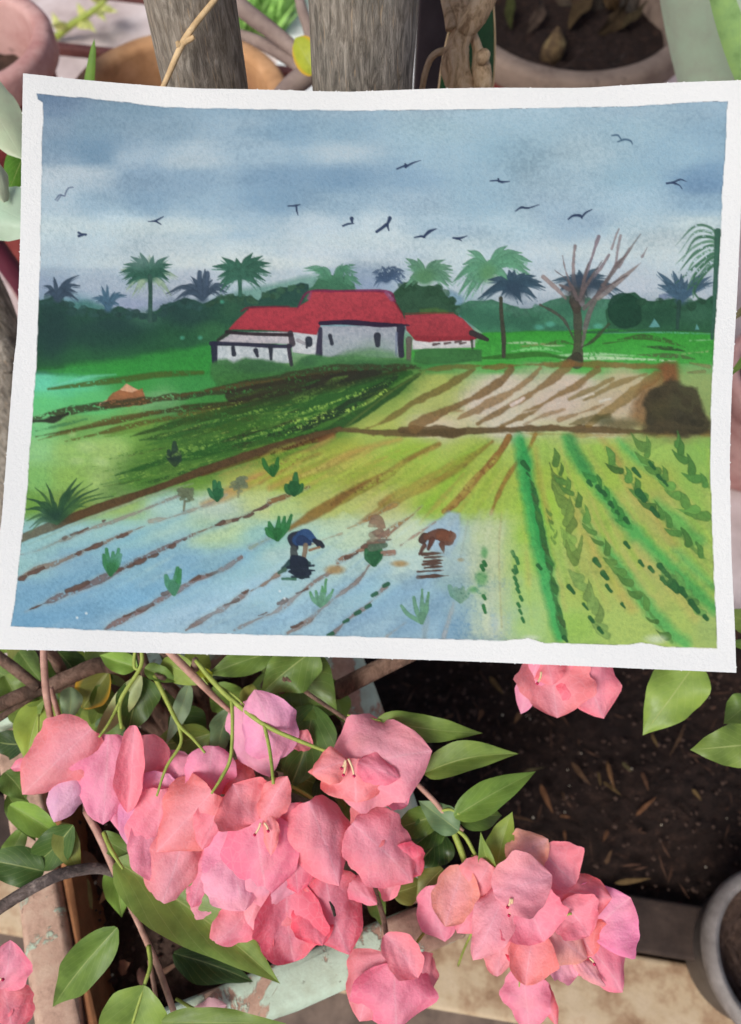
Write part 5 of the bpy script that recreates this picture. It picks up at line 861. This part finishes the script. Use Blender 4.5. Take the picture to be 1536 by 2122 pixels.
# ------------------------------------------------------------------ bougainvillea
GREENS = {'b': (156, 182, 80), 'g': (128, 156, 72), 'm': (108, 138, 64), 'd': (78, 108, 52), 'k': (58, 84, 42), 'p': (178, 194, 132), 't': (108, 138, 98), 'o': (136, 144, 72), 'y': (160, 178, 52), 'w': (140, 166, 128), 'v': (128, 164, 72)}
PINKS = {'c': (255, 142, 146), 'p': (255, 136, 156), 'm': (250, 152, 180), 'l': (244, 176, 208), 'r': (242, 100, 124), 'k': (255, 172, 156), 'd': (248, 142, 152), 'q': (255, 168, 182), 'o': (252, 122, 122)}
bv = empty('bougainvillea', Vector((*PQ(PLW*.5, PLD*.6), .236))); tag(bv, 'pink bougainvillea with hanging flower clusters growing from the mint planter', 'shrub')
bv2 = empty('bougainvillea', P(1430, 1300, .56)); tag(bv2, 'bougainvillea sprig with one pink flower and broad leaves below the painting at right', 'shrub')
LS = [0]
def leaf(x0, y0, x1, y1, w, c, d=.455, dt=0., roll=0., cup=.15, bow=.04, fold=.25, wave=.18, side=0., mat=None, root=None, prof=PR_LEAF, curl=0.):
    LS[0] += 1; r = random.Random(LS[0]*7+1); g = GREENS[c]; j = r.uniform(.9, 1.1)
    me = blade_mesh('leaf', P(x0, y0, d), P(x1, y1, d+dt), w/FPX*d*1.05, prof, roll, cup, bow, fold, wave, curl, 18, 10, LS[0], side, .35)
    return link('leaf', me, mat or M_LEAF, root or bv, A(*[min(255, v*j) for v in g]))
# background foliage under the lower edge of the sheet
r = random.Random(21)
for i in range(50):
    x = r.uniform(-30, 690); y = r.uniform(1290, 1500)-max(0, x-560)*.25; a = r.uniform(.2, 2.9); L = r.uniform(80, 130)
    leaf(x, y, x+math.cos(a)*L, y+math.sin(a)*L*.8, r.uniform(38, 60), r.choice('gmgmdtogvb'), r.uniform(.50, .545), r.uniform(-.015, .02), r.uniform(-.6, .6))
LEAVES = [(285,1383,205,1357,44,'v',.452),(88,1452,56,1584,76,'b',.47),(30,1500,92,1450,50,'g',.475),(52,1542,-30,1535,56,'k',.47),(296,1402,268,1524,84,'d',.458),(292,1400,188,1540,44,'p',.452),(226,1392,168,1470,78,'o',.48),(146,1424,138,1504,42,'w',.475),
 (655,1345,540,1440,100,'m',.455),(560,1352,430,1400,60,'m',.46),(575,1385,700,1480,150,'m',.47),(650,1462,598,1640,112,'d',.462),(478,1468,452,1578,48,'t',.462),(436,1520,305,1552,78,'g',.468),(392,1418,345,1545,34,'w',.458),
 (335,1372,430,1420,56,'b',.458),(300,1385,372,1412,34,'v',.452),(440,1425,520,1470,70,'m',.47),(360,1470,430,1560,80,'d',.475),(200,1420,240,1480,50,'m',.48),(40,1350,90,1420,56,'m',.49),(10,1400,45,1480,60,'g',.49),(120,1350,170,1420,60,'d',.49),
 (410,1385,440,1418,34,'y',.448),(505,1425,520,1450,40,'o',.46),(520,1500,590,1600,70,'d',.475),(330,1560,420,1600,70,'m',.478),(590,1600,700,1640,60,'m',.48),(660,1610,720,1690,70,'k',.48),(700,1640,790,1690,66,'m',.478),(700,1625,715,1680,24,'g',.47),
 (782,1492,1002,1519,56,'g',.448),(880,1602,1072,1555,64,'g',.446),(942,1692,1116,1598,62,'v',.442),(950,1698,1048,1690,54,'m',.452),(1030,1800,1062,1682,62,'b',.446),(1028,1822,996,1738,36,'g',.44),(950,1722,868,1660,56,'t',.442),
 (905,1690,815,1720,58,'m',.456),(915,1710,838,1770,60,'d',.462),(922,1730,860,1800,84,'k',.466),(812,1852,880,1828,56,'o',.45),(918,1800,862,1858,52,'o',.455),(870,1800,912,1850,46,'o',.458),(762,1830,790,1920,40,'m',.462),
 (240,1786,580,2038,126,'g',.441),(242,1782,252,1900,60,'v',.452),(360,1975,525,2042,64,'k',.47),(243,1922,110,2086,80,'m',.44),(300,2042,232,2215,130,'g',.425),(335,2118,595,2120,56,'g',.42),
 (92,1806,-50,1780,74,'d',.45),(152,1710,50,1806,72,'d',.445),(20,1668,140,1748,54,'v',.45),(16,1648,74,1744,46,'m',.46),(128,1706,166,1816,50,'o',.448),(10,1600,55,1660,60,'m',.465),(205,1730,320,1790,40,'m',.45),(10,1800,60,1700,44,'m',.47)]
for t in LEAVES:
    rr_ = random.Random(t[0]+t[1]); big = t[4] > 140
    leaf(*t[:6], d=t[6], dt=rr_.uniform(-.012, .012), roll=rr_.uniform(-.35, .35), fold=rr_.uniform(.25, .85), curl=rr_.uniform(-.16, .05), wave=.34 if big else rr_.uniform(.12, .34), side=rr_.uniform(-.05, .05), mat=M_LEAFY if (t[0], t[1]) == (226, 1392) else None)
for t in [(1445,1370,1332,1524,108,'g',.475),(1580,1540,1430,1554,86,'g',.45),(1560,1450,1500,1500,60,'m',.48)]: leaf(*t[:6], d=t[6], roll=.1, wave=.3, fold=.1, root=bv2)
def twig(pts, w, mat, name='twig', seg=9, rough=.13, root=None):
    ps = [P(*q) for q in pts]; ds = np.interp(np.linspace(0, 1, np.size(w)), np.linspace(0, 1, len(pts)), [q[2] for q in pts]); LS[0] += 1
    return link(name, tube_mesh(name, ps, np.atleast_1d(w)/2/FPX*ds, seg, 6, rough, LS[0]), mat, root or bv)
# woody branches; some run under the sheet and carry it
base = Vector((*PQ(PLW*.5, PLD*.6), .23))
def toward(pts): return [base]+[P(*q) for q in pts]
for pts, w, m_ in [([(330,1500,.56),(200,1430,.50),(90,1426,.475),(-40,1478,.46)],[.009,.008,.0046,.004],M_WOOD),([(300,1430,.52),(225,1378,.48),(150,1400,.474),(90,1428,.474)],[.008,.0052,.0046,.004],M_WOOD),
    ([(450,1500,.55),(400,1400,.50),(340,1346,.455),(260,1250,.40),(150,1060,.385),(120,900,.388)],[.008,.006,.004,.003,.003,.002],M_WOOD),([(560,1420,.55),(640,1300,.47),(700,1200,.40),(760,1000,.388),(860,850,.39)],[.008,.006,.004,.003,.002],M_WOOD),
    ([(620,1480,.55),(900,1330,.45),(1150,1230,.395),(1330,1150,.378),(1420,1000,.378)],[.008,.006,.004,.003,.002],M_WOOD)]:
    LS[0] += 1; link('branch', tube_mesh('branch', toward(pts), w, 14, 6, .06, LS[0]), m_, bv)
TW = [([(90,1330,.44),(92,1380,.44),(97,1440,.442),(112,1520,.45),(125,1560,.455)],[13,14,14,12,9],M_PINKWOOD),([(-20,1350,.47),(30,1385,.468),(80,1425,.47)],[26,25,24],M_WOOD),([(-20,1500,.475),(40,1462,.475),(90,1430,.474)],[14,14,10],M_WOOD),
 ([(105,1425,.455),(118,1470,.455),(130,1510,.46)],[12,12,10],M_PINKWOOD),([(345,1345,.442),(400,1400,.44),(440,1440,.442),(478,1475,.448)],[16,16,13,8],M_PINKWOOD),([(405,1368,.438),(440,1410,.437),(480,1450,.437),(550,1503,.434),(620,1535,.432),(690,1562,.43)],[9,12,11,9,8,6],M_GREENTWIG),
 ([(480,1450,.437),(482,1500,.432),(478,1570,.428),(460,1610,.424),(438,1645,.42)],[9,8,8,8,5],M_GREENTWIG),([(548,1503,.434),(560,1560,.428),(567,1625,.42)],[8,8,7],M_GREENTWIG),([(450,1420,.44),(490,1445,.438),(520,1480,.437)],[5,5,4],M_GREENTWIG),([(592,1405,.452),(650,1445,.45),(735,1502,.448)],[8,9,8],M_WOOD),
 ([(720,1482,.449),(760,1488,.447),(790,1494,.447)],[4,5,4],M_GREENTWIG),([(570,1612,.45),(640,1650,.446),(700,1700,.44),(740,1740,.434),(765,1770,.43)],[6,7,8,7,4],M_GREENTWIG),([(290,1330,.44),(292,1380,.44),(250,1452,.438),(252,1510,.432)],[8,8,9,6],M_GREENTWIG),([(282,1330,.442),(278,1380,.441),(292,1388,.441)],[7,7,6],M_GREENTWIG),
 ([(250,1452,.438),(225,1500,.432),(205,1528,.428)],[7,6,5],M_GREENTWIG),([(320,1400,.45),(345,1450,.445),(370,1500,.44),(400,1530,.436),(425,1560,.432)],[9,9,8,7,5],M_GREENTWIG),([(370,1500,.44),(375,1540,.436),(345,1590,.43),(325,1650,.426)],[7,7,6,4],M_GREENTWIG),([(80,1480,.46),(78,1540,.455),(70,1590,.45)],[4,4,3],M_GREENTWIG),
 ([(178,1680,.452),(210,1740,.448),(242,1812,.444),(290,1920,.446),(330,2010,.45),(375,2140,.455)],[14,16,16,12,13,13],M_PINKWOOD),([(215,1725,.44),(230,1760,.434),(255,1800,.428)],[10,10,6],M_GREENTWIG),([(308,1960,.44),(312,2000,.432),(298,2045,.426),(275,2120,.424)],[10,9,8,6],M_GREENTWIG),([(310,1990,.452),(322,2060,.45),(330,2110,.45)],[10,9,9],M_PINKWOOD),
 ([(365,2070,.452),(400,2090,.446),(430,2108,.44)],[6,7,5],M_GREENTWIG),([(862,1622,.45),(900,1660,.448),(925,1690,.447),(960,1722,.445)],[10,10,10,8],M_PINKWOOD),([(930,1700,.447),(955,1760,.443),(972,1815,.438)],[12,13,11],M_GREENTWIG),([(935,1712,.446),(965,1735,.443),(990,1780,.438),(1010,1800,.434)],[8,9,8,5],M_GREENTWIG),
 ([(990,1785,.438),(1015,1788,.436),(1030,1790,.434)],[6,6,4],M_GREENTWIG),([(978,1772,.44),(988,1786,.438)],[5,5],M_GREENTWIG),([(915,1680,.447),(935,1678,.444),(955,1690,.442)],[6,6,5],M_GREENTWIG),([(766,1790,.46),(780,1850,.455),(795,1905,.446),(802,1945,.436)],[8,10,12,10],M_WOOD),([(890,1920,.45),(870,1945,.44),(850,1975,.434)],[6,7,5],M_GREENTWIG),
 ([(1140,1890,.432),(1160,1897,.43),(1185,1893,.428)],[5,6,5],M_GREENTWIG),([(1142,1900,.432),(1160,1910,.43)],[5,4],M_GREENTWIG),([(985,1900,.45),(1000,1885,.446)],[10,8],M_GREENTWIG),([(950,2000,.5),(965,1960,.47),(1000,1890,.446)],[5,5,5],M_GREENTWIG),([(1080,2000,.43),(1078,2020,.426),(1076,2045,.424)],[5,5,3],M_GREENTWIG)]
for pts, w, m_ in TW: twig(pts, w, m_)
# joins from the woody framework to the flowering twigs
for pts in ([(420,1480,.53),(405,1400,.46),(405,1368,.438)],[(560,1500,.53),(580,1440,.47),(592,1405,.452)],[(700,1560,.53),(820,1590,.47),(862,1622,.45)],[(250,1600,.54),(190,1640,.47),(178,1680,.452)],[(330,1470,.53),(300,1380,.46),(290,1330,.44)],[(420,1500,.53),(350,1420,.46),(320,1400,.45)],[(500,1600,.53),(560,1605,.46),(570,1612,.45)],[(180,1440,.53),(110,1360,.46),(90,1330,.44)]):
    LS[0] += 1; link('branch', tube_mesh('branch', toward(pts), [.005, .004, .003, .0018], 10, 6, .06, LS[0]), M_WOOD, bv)
twig([(683,1868,.4225),(690,1882,.4215),(694,1898,.4215)], [3,8,6], M_DRYDARK, 'dark_spot', 8, .2)  # small dark tube laid over one bract
dr = link('dry_branch', tube_mesh('dry_branch', PXS([(-60, 1925, .44), (20, 1868, .436), (90, 1828, .436), (140, 1808, .44), (200, 1800, .446), (240, 1812, .452), (290, 1850, .49), (330, 1900, .535)]), [.0032, .0034, .0034, .0034, .003, .0026, .0026, .003], 14, 6, .14, 5), M_DRYWOOD)
tag(dr, 'grey weathered dry branch reaching over the left planter wall', 'branch')
# flowers: each a set of papery bracts round slender tubes
FLOWERS = {
 'a': [(75,1578,20,1592,24,6,'p'),(165,1590,112,1706,70,8,'l'),(225,1522,212,1712,124,4,'m'),(190,1510,42,1652,128,-4,'c')],
 'b': [(305,1522,305,1700,96,7,'p'),(290,1640,250,1726,84,11,'m'),(278,1503,262,1690,52,-6,'p'),(335,1600,280,1774,104,5,'l')],
 'c': [(392,1566,330,1668,96,14,'m'),(405,1572,372,1650,110,12,'m')],
 'd': [(470,1586,516,1652,70,11,'o'),(440,1546,422,1672,92,8,'m')],
 'e': [(300,1690,345,1830,90,9,'m'),(420,1700,470,1830,90,8,'p'),(335,1635,300,1806,104,3,'p'),(440,1760,398,1880,100,5,'p'),(380,1735,328,1890,124,1,'d'),(455,1650,420,1762,66,-5,'p'),(440,1640,322,1768,132,-9,'c')],
 'f': [(590,1700,560,1830,90,4,'r'),(650,1760,640,1850,90,3,'o'),(480,1690,462,1868,104,-3,'m'),(605,1664,618,1850,122,-5,'r'),(640,1660,700,1834,126,-8,'p'),(470,1770,508,1888,118,-6,'l'),(548,1780,556,1884,128,-9,'q'),(525,1688,552,1860,136,-11,'p'),(556,1690,562,1772,30,-17,'c'),(530,1702,484,1624,122,-15,'c'),(545,1700,596,1608,58,-16,'c')],
 'g': [(620,1850,560,1930,80,4,'o'),(480,1860,520,1950,80,5,'m'),(640,1860,668,1960,80,5,'r'),(720,1826,782,1874,44,4,'p'),(675,1812,722,1974,124,0,'r'),(545,1880,532,2000,62,2,'d'),(595,1822,612,2004,128,-3,'r'),(450,1846,400,1926,96,3,'m'),(528,1866,436,1960,76,0,'p'),(532,1870,486,1996,68,-2,'q')],
 'h': [(820,1755,874,1818,64,3,'r'),(790,1800,810,1870,42,3,'p'),(742,1742,800,1676,80,1,'d'),(730,1706,858,1830,126,-4,'p')],
 'i': [(790,1622,848,1668,56,3,'p'),(688,1602,896,1556,168,-3,'m'),(738,1572,738,1664,160,-8,'c'),(742,1580,828,1612,54,-11,'p'),(718,1578,646,1602,62,-12,'c')],
 'j': [(604,1528,648,1546,38,4,'p'),(500,1456,560,1610,102,4,'l'),(578,1574,528,1432,104,0,'l')],
 'k': [(895,1835,922,1954,76,4,'p'),(1000,1825,948,1934,86,1,'p'),(960,1796,922,1920,80,-4,'k'),(1015,1790,965,1856,78,-7,'c')],
 'l': [(1090,1800,1160,1880,90,8,'p'),(1040,1860,1090,1930,80,3,'r'),(1120,1760,1192,1832,98,5,'d'),(1058,1795,1136,1738,80,2,'k'),(1140,1842,1268,1862,92,7,'o'),(1168,1866,1222,1940,94,0,'d'),(1075,1846,1128,1954,122,-8,'p'),(1048,1840,982,1990,76,-10,'q'),(1022,1846,1145,1812,104,-12,'q')],
 'm': [(1190,1900,1230,1980,90,9,'o'),(1228,1940,1306,1862,132,4,'m'),(1222,1896,1258,1996,100,6,'r'),(1212,1956,1290,2056,94,3,'p'),(1188,1982,1256,2044,30,-2,'q'),(1136,1980,1196,2024,56,-4,'q'),(1132,1912,1218,1986,92,-8,'k')],
 'n': [(1070,1940,1076,2006,46,0,'r'),(1040,1922,1030,2022,66,-2,'d'),(1108,1920,1088,2040,84,-6,'c')],
 'o': [(1108,2022,1154,2122,36,4,'o'),(1084,2008,1098,2140,90,0,'m')],
 'p': [(862,1980,886,2070,66,1,'c'),(800,1980,746,2116,124,3,'d'),(818,1998,824,2142,150,-2,'p'),(798,1936,866,2026,66,-7,'c')],
 'q': [(2,2050,22,1946,86,0,'p'),(5,2040,26,2150,88,2,'r'),(-10,2040,-40,2120,80,0,'p')],
 's': [(1150,1345,1156,1488,136,2,'d'),(1200,1335,1250,1488,112,-1,'p'),(1130,1362,1146,1420,60,-4,'p'),(1120,1360,1078,1484,50,-3,'q')],
}
DEPTH = {'s': .452, 'k': .436, 'l': .432, 'm': .434, 'n': .432, 'o': .44, 'p': .43, 'q': .425, 'j': .442, 'i': .436}
STAM = {'f': [(540,1705,528,1730),(548,1705,556,1722)], 'i': [(722,1572,734,1608),(716,1575,712,1606),(715,1578,708,1592)], 'l': [(1058,1862,1052,1880),(1062,1862,1055,1897)], 'm': [(1222,1985,1232,1998)], 's': [(1122,1392,1114,1416)], 'q': [(-4,2028,6,2030)]}
for key, brs in FLOWERS.items():
    dd = DEPTH.get(key, .432); root = bv2 if key == 's' else bv
    x0 = sum(b_[0] for b_ in brs)/len(brs); y0 = sum(b_[1] for b_ in brs)/len(brs)
    db = dd+max(b_[5] for b_ in brs)*.001+.004
    fl = link('flower', tube_mesh('flower', PXS([(x0, y0-12, db+.008), (x0, y0, db+.004), (x0, y0+8, db+.001)]), [.0008, .0012, .001], 8), M_GREENTWIG, root)
    for i, (bx, by, tx, ty, w, dz, c_) in enumerate(brs):
        rr_ = random.Random(int(bx*3+by)); d = dd+dz*.001; j = [rr_.uniform(.95, 1.05) for _ in range(3)]
        me = blade_mesh('bract', P(bx, by, d+rr_.uniform(0, .003)), P(tx, ty, d+rr_.uniform(-.009, .009)), w/FPX*d*1.16, PR_BRACT, rr_.uniform(-.3, .3), rr_.uniform(.15, .55)*(1 if rr_.random() < .7 else -1), rr_.uniform(-.02, .12), rr_.uniform(-.2, .28), rr_.uniform(.06, .26), rr_.uniform(-.1, .06), 18, 12, int(bx+by), rr_.uniform(-.05, .05), 1.1, .09)
        link('bract', me, M_BRACT, fl, A(*[min(255, v*q) for v, q in zip(PINKS[c_], j)]))
    for (ax_, ay, bx, by) in STAM.get(key, []):
        link('stamen', tube_mesh('stamen', PXS([(ax_, ay, dd-.018), ((ax_+bx)/2+2, (ay+by)/2, dd-.0185), (bx, by, dd-.019)]), [.0006, .0006, .0005], 8), M_STAMEN, fl)
        link('anther', lathe_mesh('anther', P(bx, by, dd-.0195), [(.0002, -.0008), (.0008, -.0004), (.0008, .0002), (.0002, .0007)], 10), M_ANTHER, fl)
fb = link('fallen_bract', blade_mesh('fallen_bract', PZ(398, 2108, .294), PZ(470, 2082, .297), 44/FPX*.5, PR_BRACT, .2, .35, .06, .2, .3, seed=4, frill=.8), M_BRACT, None, A(226, 178, 184)); tag(fb, 'faded pink fallen bract lying on the front rim of the mint planter', 'petal')
# ------------------------------------------------------------------ litter on the soil
LIT = [(1015,1402,1045,1440),(1080,1475,1065,1500),(1155,1470,1182,1508),(1185,1580,1225,1628),(1258,1578,1275,1640),(1120,1625,1148,1688),(1165,1640,1172,1662),(1318,1690,1362,1650),(1060,1690,1110,1704),(1005,1545,1045,1565),(940,1480,905,1500),(1350,1520,1365,1550),(1420,1500,1385,1570),(1250,1620,1290,1650),(1240,1600,1245,1630),(1435,1635,1455,1660),(1160,1690,1185,1695),(1170,1720,1172,1745),(1290,1580,1310,1600),(1085,1600,1130,1590),(1260,1720,1250,1745),(1330,1600,1345,1640),(1000,1470,990,1495),(925,1540,950,1548),(1255,1790,1268,1760),(1275,1830,1350,1820),(1400,1450,1420,1470),(1010,1750,1040,1760)]
for i, (x0, y0, x1, y1) in enumerate(LIT):
    r = random.Random(i+50); cc = r.choice([(138, 96, 66), (150, 112, 76), (116, 82, 60), (128, 104, 66), (104, 78, 56), (120, 110, 74)])
    me = blade_mesh('leaf_scrap', PZ(x0, y0, SZ+.012), PZ(x1, y1, SZ+.016), r.uniform(6, 13)/FPX*.72, PR_LEAF, r.uniform(-.6, .6), .4, .06, .3, .3, seed=i, nu=8, nv=4)
    tag(link('leaf_scrap', me, M_DRY, None, A(*[v*.78 for v in cc])), 'dry brown leaf scrap lying on the dark soil bed', 'leaf scrap', 'leaf scraps on the soil bed')
PL_LAB = ['pale yellowish withered leaf hanging beside the planter lining', 'short tan leaf scrap right of the yellowish withered leaf', 'broad grey brown leaf scrap at the back of the mint planter', 'crumpled brown scrap against the pinkish stem in the mint planter', 'pale folded scrap above the yellowish withered leaf', 'small reddish brown chip in the middle of the planter soil', 'tiny rust coloured chip low in the mint planter', 'thin brown stalk scrap below the dry branch', 'thin straw scrap beside the dark leaf in the planter', 'long ochre leaf scrap lying along the left planter lining', 'narrow pinkish scrap beside the lowest green twig']
for i, (x0, y0, x1, y1, w, cc) in enumerate([(160,1815,192,1885,30,(176,164,104)),(232,1830,205,1875,16,(170,128,88)),(150,1780,210,1795,40,(150,118,96)),(200,1830,240,1815,30,(140,112,94)),(140,1760,165,1800,24,(160,148,120)),(245,2010,270,1995,26,(138,98,78)),(205,2080,235,2085,14,(150,104,76)),(140,1850,190,1890,8,(140,110,84)),(330,2020,380,1990,10,(120,92,76)),(130,1860,150,1960,30,(168,126,84)),(290,2005,300,2060,16,(150,112,98))]):
    me = blade_mesh('leaf_scrap', PZ(x0, y0, .25), PZ(x1, y1, .256), w/FPX*.58, PR_LEAF, .2, .4, .06, .2, .3, seed=i, nu=8, nv=4)
    tag(link('leaf_scrap', me, M_DRY, None, A(*cc)), PL_LAB[i], 'leaf scrap', 'leaf scraps in the mint planter')
def crumbs(name, n, fn, rad, mat, seed, label):
    r = random.Random(seed); vs, fs = [], []
    for i in range(n):
        p = fn(r); s = r.uniform(*rad); k = len(vs); ax = [r.uniform(.6, 1.2)*s for _ in range(6)]
        vs += [(p.x+ax[0], p.y, p.z), (p.x, p.y+ax[1], p.z), (p.x-ax[2], p.y, p.z), (p.x, p.y-ax[3], p.z), (p.x, p.y, p.z+ax[4]), (p.x, p.y, p.z-ax[5])]
        fs += [(k, k+1, k+4), (k+1, k+2, k+4), (k+2, k+3, k+4), (k+3, k, k+4), (k+1, k, k+5), (k+2, k+1, k+5), (k+3, k+2, k+5), (k, k+3, k+5)]
    tag(link(name, mesh(name, vs, fs, False), mat), label, name.replace('_', ' '), kind='stuff')
def on_bed(r): p = kp(r.uniform(-.05, .5), r.uniform(.005, .26), SZ); p.z = SZ+.008; return p
def in_planter(r): x, y = PQ(r.uniform(.005, PLW-.005), r.uniform(.005, PLD-.005)); return Vector((x, y, .246))
crumbs('perlite', 70, in_planter, (.0008, .0017), M_PERLITE, 1, 'white perlite grains on the soil of the mint planter')
crumbs('soil_crumbs', 900, on_bed, (.0008, .003), M_SOIL2, 2, 'brown crumbs of earth scattered over the dark soil bed')
r = random.Random(77); vs, fs = [], []
for i in range(260):
    p = on_bed(r); a = r.uniform(0, 6.28); L = r.uniform(.003, .013); w = r.uniform(.0004, .0014); k = len(vs); dx, dy = math.cos(a), math.sin(a); z = r.uniform(.0, .004)
    vs += [(p.x-dx*L, p.y-dy*L, p.z+.001), (p.x-dy*w, p.y+dx*w, p.z+z), (p.x+dx*L, p.y+dy*L, p.z+.002), (p.x+dy*w, p.y-dx*w, p.z+z*.6)]; fs += [(k, k+3, k+2), (k, k+2, k+1)]
tag(link('fibres', mesh('fibres', vs, fs, False), M_DRY, None, A(80, 58, 46)), 'fine dry plant fibres scattered over the dark soil bed', 'fibres', kind='stuff')
crumbs('grit', 60, on_bed, (.0006, .0012), M_PERLITE, 3, 'pale grit specks scattered over the dark soil bed')
crumbs('planter_crumbs', 500, in_planter, (.001, .003), M_SOIL2, 4, 'earth crumbs on the soil inside the mint planter')
